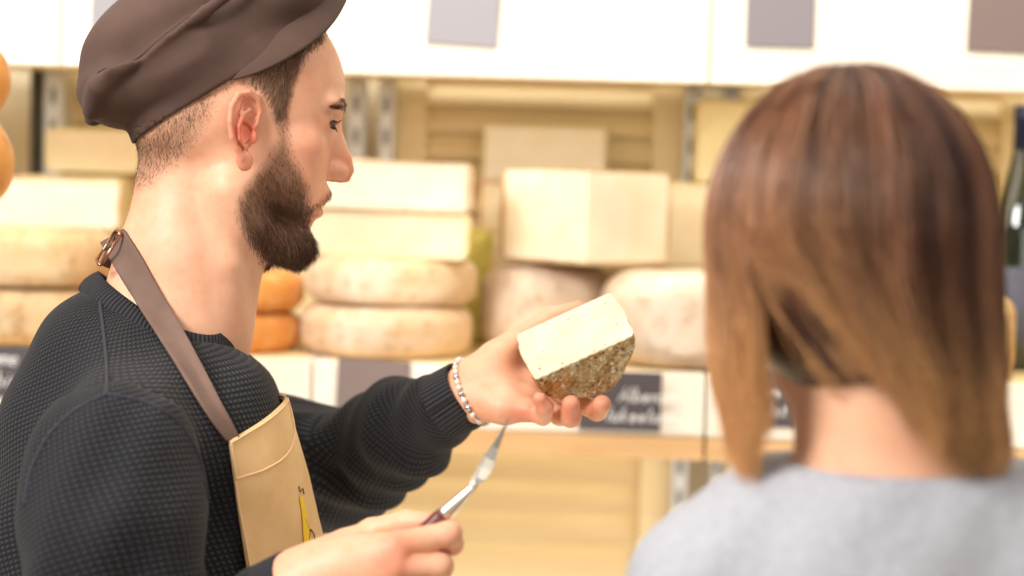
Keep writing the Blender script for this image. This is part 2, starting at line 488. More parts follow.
# ================================================================== cheeses
def rind_mat(name, base, blot, spot, rough=.75, vs=9, bump=.5):
    t = NT(name); t.set(Roughness=rough); co = t.co()
    n1 = t.noise(co, vs, 5, .6); n2 = t.noise(co, vs*5, 4, .6)
    c = t.ramp(n1, [(.36, base), (.62, blot)]); c = t.mix(t.ramp(n2, [(.52, (0, 0, 0)), (.68, (.8, .8, .8))]), c, spot)
    t.col(c); t.bump(n2, bump, .003); return t.m
def paste_mat(name, c, c2, hole=0.0):
    t = NT(name); t.set(Roughness=.45); t.b.inputs['Subsurface Weight'].default_value = .12; t.b.inputs['Subsurface Scale'].default_value = .01
    co = t.co(); n = t.noise(co, 22, 4); t.col(t.ramp(n, [(.3, c2), (.7, c)]))
    t.bump(t.noise(co, 90, 3), .25, .001); return t.m
rind_pale = rind_mat('pale_bloomy_rind', hexc(232, 214, 190), hexc(216, 182, 140), hexc(196, 150, 98))
rind_white = rind_mat('floury_rind', hexc(228, 210, 190), hexc(214, 190, 164), hexc(190, 160, 128))
rind_grey = rind_mat('grey_beige_rind', hexc(226, 208, 176), hexc(204, 172, 126), hexc(170, 124, 76))
rind_orange = rind_mat('orange_rind', hexc(236, 168, 92), hexc(218, 142, 66), hexc(246, 210, 156))
rind_gold = rind_mat('golden_waxed_rind', hexc(236, 170, 90), hexc(222, 146, 64), hexc(190, 112, 44), .4)
rind_yel = rind_mat('yellow_rind', hexc(240, 228, 182), hexc(232, 214, 158), hexc(222, 200, 140))
paste = paste_mat('ivory_paste', hexc(244, 234, 212), hexc(238, 222, 190))
paste_y = paste_mat('straw_paste', hexc(242, 228, 196), hexc(234, 214, 174))

def cheese(name, loc, r, h, rind, label, cat='cheese', a0=0, a1=360, pm=None, rd=.3, squash=1.0, rot=0.0, group=None, bulge=.0, seed=0, tilt=0.0):
    """a wheel (or a sector a0..a1 of one) with rounded rind; cut faces are a part of their own"""
    full = abs(a1-a0) >= 360
    n = 72 if full else max(12, int(72*(a1-a0)/360))
    rc = min(h*rd, r*.4); prof = [(0, 0)]
    prof += [(r-rc, 0)] if False else [(r*.5, 0)]
    for i in range(7):
        a = -PI/2 + PI/2*i/6; prof.append((r-rc+rc*math.cos(a), rc+rc*math.sin(a)))
    for i in range(1, 4): prof.append((r+bulge*r*math.sin(PI*i/4), rc+(h-2*rc)*i/4))
    for i in range(7):
        a = PI/2*i/6; prof.append((r-rc+rc*math.cos(a), h-rc+rc*math.sin(a)))
    prof += [(r*.5, h), (0, h)]
    rs = random.Random(seed+3); ph = [rs.random()*6 for _ in range(6)]
    def wob(a, z, rr):
        k = rr/r
        return k*r*(.012*math.sin(2*a+ph[0]) + .010*math.sin(3*a+ph[1]) + .006*math.sin(7*a+ph[2]+z*40))
    def zw(a, z, rr):
        return (z/h)*(rr/r)*h*(.03*math.sin(a+ph[3]) + .02*math.sin(3*a+ph[4]))
    vs = []; K = len(prof); cols = n if full else n+1
    for j in range(cols):
        a = math.radians(a0 + (a1-a0)*j/n)
        for (rr, z) in prof:
            q = rr + wob(a, z, rr)
            vs.append((q*math.cos(a), q*math.sin(a)*squash, z+zw(a, z, rr)))
    fs = []
    for j in range(n):
        j2 = (j+1) % cols
        for i in range(K-1):
            if i == 0: fs.append((j*K, j2*K+1, j*K+1))
            elif i == K-2: fs.append((j*K+i, j2*K+i, j*K+i+1))
            else: fs.append((j*K+i, j2*K+i, j2*K+i+1, j*K+i+1))
    t = None
    if full:
        o = link(name, npmesh(name, vs, polys=fs), rind)
        tgt = o
    else:
        tgt = empty(name, loc)
        cf = []; cv = []
        for j in (0, n):
            a = math.radians(a0 + (a1-a0)*j/n); ring = [vs[j*K+i] for i in range(K)]
            ins = []
            for x, y, z in ring:
                q = math.hypot(x, y/squash); k = min(q, r-.0055)/q if q > 1e-6 else 1
                ins.append((x*k, y*k, min(max(z, .0045), h-.0045)))
            b = len(cv); cv += ins
            cf.append(tuple(range(b, b+K)) if j == 0 else tuple(range(b+K-1, b-1, -1)))
            c = len(vs); vs += ring+ins
            for i in range(K-1):
                f = (c+i, c+i+1, c+K+i+1, c+K+i); fs.append(f[::-1] if j == 0 else f)
        link('rind', npmesh('rind', vs, polys=fs), rind, tgt)
        link('cut_face', npmesh('cut_face', cv, polys=cf), pm or paste, tgt, smooth=False)
    tgt.location = V(loc); tgt.rotation_euler = (tilt, 0, math.radians(rot))
    tag(tgt, label, cat, group)
    return tgt
def cz(py, px=500, Y=2.5): return W(px, py, Y)[2]
TOP = ZS
def wheel_px(pxl, pxr, z, h, Y, *a, **k):
    """a wheel spanning pixels pxl..pxr, standing at height z, centre at depth Y"""
    x0 = W(pxl, 280, Y)[0]; x1 = W(pxr, 280, Y)[0]; r = (x1-x0)/2
    return cheese(a[0], ((x0+x1)/2, Y, z), r, h, *a[1:], **k)
G1 = 'whole floury tommes stacked on the shelf'
mm = .00134
# left stack behind the man's back
wheel_px(-70, 112, TOP, .078, 2.56, 'round_cheese', rind_grey, 'brown blotched tomme at the bottom of the stack behind the man\'s back', seed=1, rd=.35)
wheel_px(-76, 118, TOP+.0815, .078, 2.57, 'round_cheese', rind_grey, 'pale brown tomme second from the bottom behind the man\'s back', seed=2, rd=.35)
cheese('cheese_wedge', (W(30, 200, 2.57)[0], 2.59, TOP+.160),   .125, .072, rind_pale, 'pale cut half cheese lying on the two tommes behind the man\'s back', a0=180, a1=360, pm=paste, rot=182, seed=3, rd=.2)
cheese('cheese_wedge', (W(86, 150, 2.72)[0], 2.755, TOP+.243), .072, .066, rind_yel, 'yellowish cut cheese at the top back, just left of the nape', a0=180, a1=360, pm=paste_y, rot=181, seed=4, rd=.2)
roundbox('cheese_block', (W(20, 300, 2.75)[0], 2.72, TOP), (W(125, 300, 2.75)[0], 2.798, TOP+.236), rind_yel, None, .01)
tag(bpy.data.objects['cheese_block'], 'tall yellowish cheese block standing behind the left stack of tommes', 'cheese')
# orange stack behind the beard
wheel_px(150, 301, TOP, .056, 2.53, 'round_cheese', rind_orange, 'orange washed rind cheese at the bottom of the pair behind the beard', seed=5, rd=.4)
wheel_px(154, 303, TOP+.057, .054, 2.53, 'round_cheese', rind_orange, 'orange washed rind cheese on top of the pair behind the beard', seed=6, rd=.4)
# the middle stack
wheel_px(302, 474, TOP, .071, 2.54, 'round_cheese', rind_pale, 'floury tomme with golden stains at the bottom of the middle stack', seed=7, rd=.38)
wheel_px(307, 477, TOP+.072, .064, 2.545, 'round_cheese', rind_pale, 'floury tomme second from the bottom in the middle stack', seed=8, rd=.38)
def wedge_slab(px0, px1, z, h, Y, depth, label, pm, rm, slope=0.0, seed=0):
    """half wheel lying flat, long straight cut face turned to the room"""
    x0, x1 = W(px0, 230, Y)[0], W(px1, 230, Y)[0]; r = (x1-x0)/2
    return cheese('cheese_wedge', ((x0+x1)/2, Y, z), r, h, rm, label, a0=0, a1=180, pm=pm, seed=seed, rd=.18, squash=depth/r, rot=-9)
wedge_slab(296, 470, TOP+.138, .064, 2.47, .15, 'straw coloured cut half wheel third from the bottom in the middle stack', paste_y, rind_yel, seed=9)
wedge_slab(292, 470, TOP+.203, .068, 2.46, .15, 'ivory cut half wheel on top of the middle stack beside the man\'s nose', paste, rind_pale, seed=10)
# behind: upright yellow pieces
def block(px0, px1, py0, py1, Y, dep, m, label, face=None, rot=0):
    a = W(px0, py1, Y); b = W(px1, py0, Y)
    if py1 > 340: a[2] = TOP
    t = empty('cheese_block', ((a[0]+b[0])/2, Y, a[2])); w = (b[0]-a[0])/2; h = b[2]-a[2]
    roundbox('rind', (-w, .004, 0), (w, dep, h), m, t, .008)
    roundbox('cut_face', (-w+.004, 0, .004), (w-.004, .004, h-.004), face or paste_y, t, .002)
    t.rotation_euler = (0, 0, math.radians(rot)); tag(t, label, 'cheese'); return t
block(481, 608, 127, 183, 2.782, .06, rind_yel, 'pale rectangular cheese block topmost behind the large cut cheese', paste)
block(478, 600, 184, 234, 2.782, .06, rind_orange, 'golden cheese block second from the top behind the large cut cheese', paste_y)
block(484, 600, 235, 351, 2.782, .06, rind_yel, 'tall yellow cheese block standing at the bottom behind the large cut cheese', paste_y)
block(694, 760, 100, 184, 2.72, .10, rind_yel, 'upright yellow cheese block left of the long hair', rind_yel)
block(660, 735, 184, 268, 2.72, .11, rind_yel, 'pale yellow cheese block between the large cut cheese and the hair', paste_y)
block(664, 760, 268, 353, 2.72, .11, rind_yel, 'yellow cheese block low behind the large tommes', paste_y)
# yellow leaning cheese between the stacks
o = cheese('cheese_wedge', (W(472, 300, 2.735)[0], 2.735, TOP), .030, .17, rind_mat('olive_yellow_rind', hexc(206, 196, 96), hexc(190, 176, 74), hexc(222, 212, 130)), 'narrow olive yellow cheese standing in the gap between the stacks', a0=0, a1=359, pm=paste_y, seed=20, rd=.2)
# two large tommes carrying the cut one
wheel_px(483, 614, TOP, .131, 2.625, 'round_cheese', rind_white, 'large floury tomme lying left under the large cut cheese', seed=11, rd=.36)
wheel_px(600, 766, TOP, .130, 2.525, 'round_cheese', rind_white, 'large floury tomme lying right under the large cut cheese, beside the hair', seed=12, rd=.34)
# the large cut one: corner toward the room
cheese('cheese_wedge', (W(587, 220, 2.47)[0], 2.47, TOP+.136), .158, .133, rind_mat('crusty_tan_rind', hexc(214, 186, 140), hexc(180, 140, 92), hexc(140, 100, 62)), 'large tall cheese wedge with its corner to the front, resting on the two tommes',
       a0=42, a1=141, pm=paste, seed=13, rd=.10, bulge=.03, rot=0)
# small piece at the right and wedge of rind
cheese('round_cheese', (W(969, 340, 2.5)[0]-.004, 2.50, TOP), .064, .108, rind_mat('tan_stippled_rind', hexc(224, 184, 124), hexc(206, 160, 98), hexc(240, 214, 170)), 'tan rinded cheese beside the wine bottle at the right', seed=15, rd=.25)

# hanging waxed cheeses at the left edge
def hanging(px, py0, py1, D, label):
    c0 = P(px, py0, D); c1 = P(px, py1, D)
    t = empty('hanging_cheese', c1); tag(t, label, 'cheese')
    H = (c0-c1)[2]
    pr = [(0, -.02), (.035, -.014), (.056, .006), (.064, .035), (.060, .062), (.046, .082), (.040, .092), (.046, .102), (.056, .12), (.058, .142), (.050, .165), (.030, .182), (.012, .188), (0, .19)]
    k = H/.19; vs = []; n = 40
    for j in range(n):
        a = 2*PI*j/n
        for r_, z in pr:
            g = 1+.03*math.cos(6*a)*(z > .0)
            vs.append((r_*k*g*math.cos(a), r_*k*g*math.sin(a), z*k))
    K = len(pr)
    fs = [(j*K+i, ((j+1) % n)*K+i, ((j+1) % n)*K+i+1, j*K+i+1) for j in range(n) for i in range(K-1)]
    b = link('body', npmesh('body', vs, polys=fs), rind_gold, t)
    s = b.modifiers.new('s', 'SUBSURF'); s.levels = s.render_levels = 2
    mb = MB(); mb.tube([(.002, 0, .186*k), (0, 0, .26*k), (0, .01, .62)], .0022, 6)
    ring = [(.0415*k*math.cos(a)*1.02, .0415*k*math.sin(a)*1.02, .092*k) for a in np.linspace(0, 2*PI, 25)]
    mb.tube(ring, .0022, 6)
    mb.build('cord', simple('hemp_cord', hexc(186, 150, 96), .9), t, smooth=True)
    return t
hanging(-41, 32, 196, 1.98, 'golden pear shaped waxed cheese hanging at the left edge')
mb = MB(); a = P(-41, -305, 1.98); mb.tube([a+np.array([-.5, 0, 0]), a+np.array([.25, 0, 0])], .010, 12); 
tag(mb.build('hanging_rail', steel, smooth=True), 'round steel rail overhead carrying the hanging cheese', 'rail')

# wine bottles at the right edge
glass = NT('green_black_glass'); glass.set(Roughness=.06); glass.b.inputs['IOR'].default_value = 1.5
glass.col(hexc(30, 40, 24)); glass.b.inputs['Coat Weight'].default_value = .8; glass.b.inputs['Transmission Weight'].default_value = .25
label_m = simple('bottle_label', hexc(96, 100, 118), .6, var=.3, vs=60)
caps = simple('navy_foil', hexc(34, 40, 66), .35, .5)
def bottle(x, y, z, label, s=1.0):
    t = empty('wine_bottle', (x, y, z)); tag(t, label, 'bottle', None)
    pr = [(0, .004), (.030, 0), (.036, .004), (.038, .012), (.038, .165), (.036, .185), (.028, .215), (.020, .245), (.0155, .27), (.0145, .30), (.0155, .302), (.0155, .318), (.012, .32), (0, .32)]
    def lathe(pr, nm, m):
        n = 36; K = len(pr); vs = [(r_*s*math.cos(2*PI*j/n), r_*s*math.sin(2*PI*j/n), z_*s) for j in range(n) for r_, z_ in pr]
        fs = [(j*K+i, ((j+1) % n)*K+i, ((j+1) % n)*K+i+1, j*K+i+1) for j in range(n) for i in range(K-1)]
        return link(nm, npmesh(nm, vs, polys=fs), m, t)
    lathe(pr, 'glass_body', glass.m)
    lathe([(.0385, .035), (.0388, .036), (.0388, .125), (.0385, .126)], 'label', label_m)
    lathe([(.0158, .268), (.0164, .27), (.0157, .30), (.0166, .302), (.0166, .321), (.013, .3225), (0, .3225)], 'foil', caps)
    return t
zb = W(1020, 380, 2.52)[2]
hb = (zu-.003-TOP)/.3225
bottle(W(1018, 300, 2.62)[0]+.002, 2.62, TOP, 'dark green wine bottle with navy foil at the right edge', hb)
# bag of wrapped pieces between the hair strands
def bag(px, py0, py1, label):
    a = W(px, py1, 2.46)
    t = empty('wrapped_cheese', (a[0]+.034, 2.445, TOP)); tag(t, label, 'packet')
    film = NT('clear_film'); film.set(Roughness=.08); film.b.inputs['Transmission Weight'].default_value = .8; film.col(hexc(240, 240, 245))
    film.bump(film.noise(film.co(), 30, 3), 1, .02)
    r_ = random.Random(5); 
    vs = []; n, K = 18, 8
    for i in range(K):
        v = i/(K-1)
        for j in range(n):
            a_ = 2*PI*j/n; rr = (1-.55*v**3)*(1+.12*math.sin(5*a_+v*5)) * (1 + r_.uniform(-.06, .06))
            vs.append((.036*rr*math.cos(a_), .028*rr*math.sin(a_), .085*v))
    fs = [(i*n+j, i*n+(j+1) % n, (i+1)*n+(j+1) % n, (i+1)*n+j) for i in range(K-1) for j in range(n)]
    fs += [tuple(range(n-1, -1, -1)), tuple((K-1)*n+j for j in range(n))]
    link('film', npmesh('film', vs, polys=fs), film.m, t, smooth=False)
    q = roundbox('cheese_piece', (-.024, -.016, .004), (.024, .016, .05), rind_mat('brown_piece', hexc(170, 130, 110), hexc(150, 110, 96), hexc(200, 170, 150)), t, .008)
bag(765, 330, 398, 'clear film wrapped cheese piece glinting between the strands of hair')
# ================================================================== skin
def skin_mat(name, c, c2, red):
    t = NT(name); t.set(Roughness=.46); b = t.b
    b.inputs['Subsurface Weight'].default_value = .18; b.inputs['Subsurface Scale'].default_value = .006
    b.inputs['Subsurface Radius'].default_value = (1, .35, .2); b.inputs['Specular IOR Level'].default_value = .35
    co = t.co(); n = t.noise(co, 26, 5); n2 = t.noise(co, 420, 2)
    base = t.ramp(n, [(.3, c2), (.7, c)])
    at = t.n('ShaderNodeVertexColor'); at.layer_name = 'tint'
    sp = t.n('ShaderNodeSeparateColor'); t.l(at.outputs[0], sp.inputs[0])
    base = t.mix(sp.outputs[0], base, red)                       # ruddy places, and painted shade in the ear hollow
    base = t.mix(sp.outputs[1], base, hexc(120, 84, 62))        # cropped hair on the scalp
    n3 = t.noise(co, 110, 4, .65); base = t.mix(t.ramp(n3, [(.46, (0, 0, 0)), (.75, (.16, .16, .16))]), base, red)
    t.col(base); t.bump(n2, .25, .0006); t.bump(n3, .18, .0010)
    return t.m
skin = skin_mat('skin', hexc(236, 184, 150), hexc(226, 166, 132), hexc(214, 104, 76))
HD = 1.72
Hc = P(233, 140, HD)
hy, hp = math.radians(12), math.radians(8)
hr, hf, hu = CR, np.cross(CU, CR)*-1, CU
hf = CF
f0 = math.cos(hy)*hr + math.sin(hy)*hf
Lh = -math.sin(hy)*hr + math.cos(hy)*hf
Fh = math.cos(hp)*f0 - math.sin(hp)*hu
Uh = np.cross(Fh, Lh)
RH = np.stack([Fh, Lh, Uh], 1)
SC = 1.05
def toL(p): return (p-Hc) @ RH*1000/SC
def toW(q): return Hc + (np.asarray(q, float)*SC/1000) @ RH.T
def Lp(px, py, y):
    """head-local mm point with lateral coordinate y that is seen at pixel (px,py)"""
    r = CF + CR*(px-512)/FPX - CU*(py-288)/FPX
    # (CO + r*t - Hc).Lh*1000/SC = y
    t = (y*SC/1000 - (CO-Hc) @ Lh)/(r @ Lh)
    return toL((CO + r*t)[None])[0]
def prj(p):
    q = p-CO; d = q @ CF
    return 512 + FPX*(q @ CR)/d, 288 - FPX*(q @ CU)/d

EARY = 74
def ear_sdf(q):
    """q: local mm with |y|"""
    a = math.radians(22)                    # the rear of the ear stands off the head
    c = np.array([7.0, 72.0, 2.0]); r = q-c
    x = r[:, 0]*math.cos(a) - r[:, 1]*math.sin(a); y = r[:, 0]*math.sin(a) + r[:, 1]*math.cos(a)
    z = r[:, 2]; b = math.radians(8)
    x, z = x*math.cos(b) + z*math.sin(b), -x*math.sin(b) + z*math.cos(b)
    e = np.stack([x, y, z], 1)
    hel = [(3, 2.5, 0), (8, 4, 7), (11, 4.5, 18), (8, 5.5, 29), (-1, 6.5, 34.5), (-11, 7, 32), (-17.5, 8, 22), (-19, 8, 8), (-17, 8, -5), (-12, 7, -15), (-7, 6, -22)]
    d = chain(e, hel, [1.6, 2.0, 2.3, 2.6, 2.7, 2.8, 2.7, 2.6, 2.5, 2.6, 3.0], 1.2)
    plate = ell(e, (-5, 1.6, 7), (13.5, 2.6, 25))
    d = smin(d, plate, 2)
    anti = chain(e, [(2, 4.5, 20), (-6, 6.5, 15), (-10.5, 7.8, 5), (-9.5, 7.5, -6), (-3, 6.5, -12.5)], [1.4, 2.0, 2.2, 2.3, 2.4], 1)
    d = smin(d, anti, 1.6)
    anti2 = chain(e, [(-5, 5.0, 26), (-8.5, 6.2, 16)], [1.2, 1.9], 1); d = smin(d, anti2, 1.8)
    lobe = ell(e, (-3, 4.5, -25), (7.8, 3.4, 9)); d = smin(d, lobe, 3.5)
    d = smax(d, -ell(e, (-2.5, 6.0, -1), (7.2, 9.5, 9.5)), 1.5)         # concha
    d = smax(d, -ell(e, (3, 7, 10), (4.5, 5, 3.6)), 1.5)
    d = smax(d, -cone(e, (-1, 8, -2), (5, -8, -2), 3.2, 2.8), 1.2)  # canal
    tr = ell(e, (5.5, 4, -4), (3.4, 3.6, 5.5)); d = smin(d, tr, 1.6)
    return d
def head_sdf(q0):
    """local mm"""
    q = q0.copy(); q[:, 1] = np.abs(q[:, 1])
    d = ell(q0, (-1, 0, 50), (96, 76, 88))
    d = smin(d, ell(q0, (-32, 0, 12), (61, 64, 56)), 18)                 # occiput
    d = smin(d, ell(q0, (44, 0, 0), (46, 57, 66)), 18)                   # mid face
    d = smin(d, ell(q, (8, 34, -38), (30, 27, 42)), 18)                  # ramus
    d = smin(d, chain(q, [(2, 50, -48), (24, 44, -72), (54, 24, -86), (70, 8, -90)], [14, 13, 12, 12], 6), 14)  # jaw line
    d = smin(d, ell(q0, (42, 0, -86), (40, 38, 19)), 14)                 # under the jaw
    d = smin(d, ell(q0, (66, 0, -44), (21, 27, 32)), 12)                 # muzzle
    d = smin(d, ell(q0, (68, 0, -85), (13, 19, 14)), 9)                  # chin
    d = smin(d, ell(q, (58, 46, 0), (19, 14, 14)), 14)                   # cheek bone
    d = smin(d, ell(q, (62, 28, -26), (20, 22, 26)), 16)                 # cheek
    d = smin(d, ell(q, (80, 20, 44), (13.5, 28, 9)), 9)                  # brow
    d = smax(d, -ell(q, (99, 33, 25), (15, 16, 10)), 8)                  # socket
    d = smax(d, -ell(q, (72, 90, 52), (42, 20, 32)), 18)                 # temple
    d = smin(d, ell(q, (70.5, 32, 25), (14.6, 15.5, 13)), 3)             # lids
    d = smax(d, -ell(q, (86, 32, 24.5), (9, 13, 4.4)), 1.0)              # opening
    # nose
    d = smin(d, chain(q0, [(84, 0, 34), (87, 0, 24), (94, 0, 10), (100, 0, -2), (104, 0, -11)], [8.5, 7.5, 7.8, 8.4, 9.2], 5), 7)
    d = smin(d, ell(q, (90, 6, 6), (9, 9, 18)), 6)
    d = smin(d, ell(q, (95, 11.5, -15), (12, 7.5, 8.5)), 5)
    d = smin(d, ell(q0, (99, 0, -19), (12, 4.5, 5)), 3)
    d = smax(d, -ell(q, (98, 8.2, -23), (6.5, 4.0, 5.0), ), 1.4)
    # lips
    d = smin(d, ell(q0, (84, 0, -36), (11, 22, 9)), 6)
    d = smin(d, ell(q0, (82, 0, -43.5), (9, 19, 4.6)), 3)
    d = smin(d, ell(q0, (81, 0, -54), (9.5, 18, 6.2)), 3.5)
    d = smax(d, -chain(q0, [(80, -25, -49.5), (91, 0, -48), (80, 25, -49.5)], [1.0, 1.4, 1.0], 1), 1.8)
    d = smax(d, -ell(q0, (95, 0, -66), (8, 20, 4)), 5)
    d = smin(d, ear_sdf(q), 2.5)
    return d
def neck_core(p):
    d = chain(p, [P(192, 190, 1.722), P(187, 262, 1.722), P(176, 335, 1.72), P(170, 390, 1.72)], [.054, .057, .061, .064], .03)
    d = smin(d, cone(p, P(226, 225, 1.725), P(204, 320, 1.72), .036, .038), .03)
    return d
def neck_sdf(p):
    d = neck_core(p)
    d = smin(d, chain(p, [P(228, 190, 1.672), P(231, 262, 1.680), P(225, 325, 1.70)], [.010, .009, .009], .01), .02)
    d = smin(d, cone(p, P(152, 262, 1.73), P(134, 335, 1.70), .024, .036), .03)
    d = smin(d, cone(p, P(152, 392, 1.72), P(125, 460, 1.52), .046, .042), .03)
    d = smin(d, cone(p, P(165, 392, 1.72), P(225, 440, 1.92), .046, .042), .03)
    return d
def bust(p):
    d = head_sdf(toL(p))*.001*SC
    d = smin(d, neck_sdf(p), .018)
    # keep the chest open for the clothes
    return d
lo = np.minimum(P(60, -60, 1.5), P(60, 430, 1.5)) ; 
allp = np.array([P(x, y, d) for x in (50, 385) for y in (-70, 408) for d in (1.57, 1.87)])
lo, hi = allp.min(0), allp.max(0)
zcut = P(170, 400, 1.72)[2]
lo[2] = zcut - .015
bv, bq = surfnet(bust, lo, hi, .0017)

# ---- torso frame: world-level right / forward / up
BX = np.array([math.cos(YAW), math.sin(YAW), 0]); BY = np.array([-math.sin(YAW), math.cos(YAW), 0]); BZ = np.array([0, 0, 1.0])
BR = np.stack([BX, BY, BZ], 1)
SHN, SHF = P(114, 470, 1.50), P(236, 445, 1.91)
ELN, ELF = P(108, 770, 1.43), P(338, 472, 1.98)
WRN, WRF = P(278, 600, 1.47), P(462, 396, 1.815)
def torso_sdf(p, g=0.0):
    d = ell(p, P(138, 548, 1.72), (.142+g, .172+g, .220), BR)
    d = smin(d, ell(p, P(178, 690, 1.72), (.125+g, .16+g, .24), BR), .08)
    d = smin(d, cone(p, P(158, 380, 1.72), SHN + np.array([-.002, .03, .014]), .052+g, .054+g), .04)
    d = smin(d, cone(p, P(172, 393, 1.72), SHF, .052+g, .056+g), .04)
    d = smin(d, ell(p, P(106, 402, 1.72), (.068+g, .11, .110), BR), .05)
    d = smin(d, ell(p, P(218, 458, 1.66), (.056+g, .08, .090), BR), .05)     # chest
    d = smin(d, ell(p, P(218, 458, 1.78), (.056+g, .08, .090), BR), .05)
    return d
HIP = P(180, 860, 1.72)
def hand_cap(p, j, r, k=.0012): return chain(p, j, r, k)

def pts(lst): return [P(*a) for a in lst]
# right hand, holding the knife; all joints as (px, py, depth)
RW = P(286, 598, 1.462)
def rhand(p):
    d = chain(p, [WRN + (WRN-P(330, 566, 1.45))*1.0, P(292, 592, 1.462), P(318, 574, 1.46)], [.030, .026, .024], .01)
    k = .016
    d = smin(d, chain(p, pts([(300, 580, 1.462), (345, 556, 1.45), (398, 545, 1.437)]), [.021, .0155, .0115], .008), k)
    d = smin(d, chain(p, pts([(302, 590, 1.458), (350, 574, 1.444), (396, 566, 1.434)]), [.022, .0165, .0115], .008), k)
    d = smin(d, chain(p, pts([(300, 602, 1.458), (345, 594, 1.446), (386, 590, 1.437)]), [.022, .0155, .0110], .008), k)
    d = smin(d, chain(p, pts([(298, 612, 1.462), (338, 612, 1.452), (372, 612, 1.443)]), [.020, .0145, .0100], .008), k)
    d = smin(d, chain(p, pts([(305, 572, 1.472), (345, 548, 1.482), (372, 533, 1.486)]), [.017, .0140, .0116], .008), .014)   # thumb mount
    d = smin(d, ell(p, P(352, 560, 1.468), (.030, .014, .020), BR), .012)
    fing = [
        (pts([(398, 545, 1.437), (449, 534, 1.440), (452, 544, 1.462), (430, 540, 1.474)]), [.0112, .0102, .0088, .0078]),
        (pts([(396, 566, 1.434), (440, 566, 1.437), (440, 571, 1.460), (418, 563, 1.474)]), [.0112, .0103, .0088, .0078]),
        (pts([(386, 590, 1.437), (424, 592, 1.440), (424, 594, 1.463), (404, 584, 1.474)]), [.0106, .0098, .0084, .0075]),
        (pts([(372, 612, 1.443), (402, 615, 1.446), (400, 613, 1.465), (385, 604, 1.474)]), [.0096, .0086, .0074, .0066]),
    ]
    for j, r in fing:
        e = chain(p, j, r, .004)
        d = smin(d, e, .0022)
    th = chain(p, pts([(372, 532, 1.486), (406, 523, 1.474), (433, 522, 1.462)]), [.0115, .0098, .0078], .005)
    d = smin(d, th, .0035)
    return d
# left hand, carrying the cheese
def lhand(p):
    d = chain(p, [P(420, 422, 1.865), P(462, 395, 1.815), P(482, 388, 1.81)], [.026, .0245, .024], .01)
    k = .016
    d = smin(d, chain(p, pts([(476, 404, 1.80), (505, 408, 1.785), (528, 410, 1.775)]), [.017, .0155, .0120], .008), k)      # little finger side
    d = smin(d, chain(p, pts([(476, 396, 1.81), (505, 396, 1.80), (530, 396, 1.797)]), [.018, .014, .0115], .008), k)
    d = smin(d, chain(p, pts([(476, 388, 1.82), (505, 382, 1.82), (532, 382, 1.82)]), [.018, .014, .0115], .008), k)
    d = smin(d, chain(p, pts([(478, 378, 1.83), (505, 368, 1.838), (532, 368, 1.842)]), [.018, .014, .0115], .008), k)
    d = smin(d, chain(p, pts([(476, 378, 1.82), (496, 358, 1.822), (516, 340, 1.828)]), [.018, .0165, .0125], .008), .016)   # thumb mount
    fing = [
        (pts([(528, 410, 1.775), (543, 416, 1.765), (545, 408, 1.755), (540, 399, 1.750)]), [.0105, .0088, .0080, .0070]),
        (pts([(530, 396, 1.797), (560, 415, 1.785), (571, 417, 1.765), (571, 404, 1.752)]), [.0112, .0102, .0098, .0088]),
        (pts([(532, 382, 1.82), (578, 402, 1.806), (597, 411, 1.785), (602, 404, 1.768)]), [.0112, .0102, .0095, .0090]),
        (pts([(532, 368, 1.842), (566, 376, 1.862), (588, 378, 1.862), (602, 374, 1.850)]), [.0112, .0100, .0090, .0080]),
    ]
    for j, r in fing:
        d = smin(d, chain(p, j, r, .004), .0035)
    th = chain(p, pts([(516, 340, 1.828), (550, 318, 1.834), (578, 309, 1.838)]), [.0120, .0105, .0085], .005)
    d = smin(d, th, .004)
    return d
def bounds(pl, m):
    a = np.array(pl); return a.min(0)-m, a.max(0)+m
rv, rq = surfnet(rhand, *bounds([P(230, 640, 1.43), P(470, 505, 1.50), P(300, 500, 1.43), P(470, 640, 1.50)], .02), .0017)
lv, lq = surfnet(lhand, *bounds([P(420, 440, 1.73), P(640, 290, 1.88), P(420, 290, 1.73), P(640, 440, 1.88)], .01), .0017)
# hidden under the clothes: trunk, arms and legs that carry head and hands
LN = np.array([HIP[0], HIP[1]-.09, 0]); LF = np.array([HIP[0], HIP[1]+.09, 0])
def under(p):
    d = torso_sdf(p, -.014)
    d = smin(d, chain(p, [SHN, ELN, WRN], [.048, .036, .024], .02), .03)
    d = smin(d, chain(p, [SHF, ELF, WRF], [.048, .036, .024], .02), .03)
    for L in (LN, LF):
        d = smin(d, chain(p, [np.array([L[0], L[1], HIP[2]]), np.array([L[0]+.01, L[1], .50]), np.array([L[0]-.01, L[1], .09])], [.085, .055, .04], .02), .03)
    d = smax(d, p[:, 2]-(zcut-.012), .004)
    return d
allu = np.array([SHN, SHF, ELN, ELF, WRN, WRF, P(0, 480, 1.72), P(330, 480, 1.72)])
ulo, uhi = allu.min(0)-.09, allu.max(0)+.09; ulo[2] = .03
uv_, uq = surfnet(under, ulo, uhi, .008, 1)

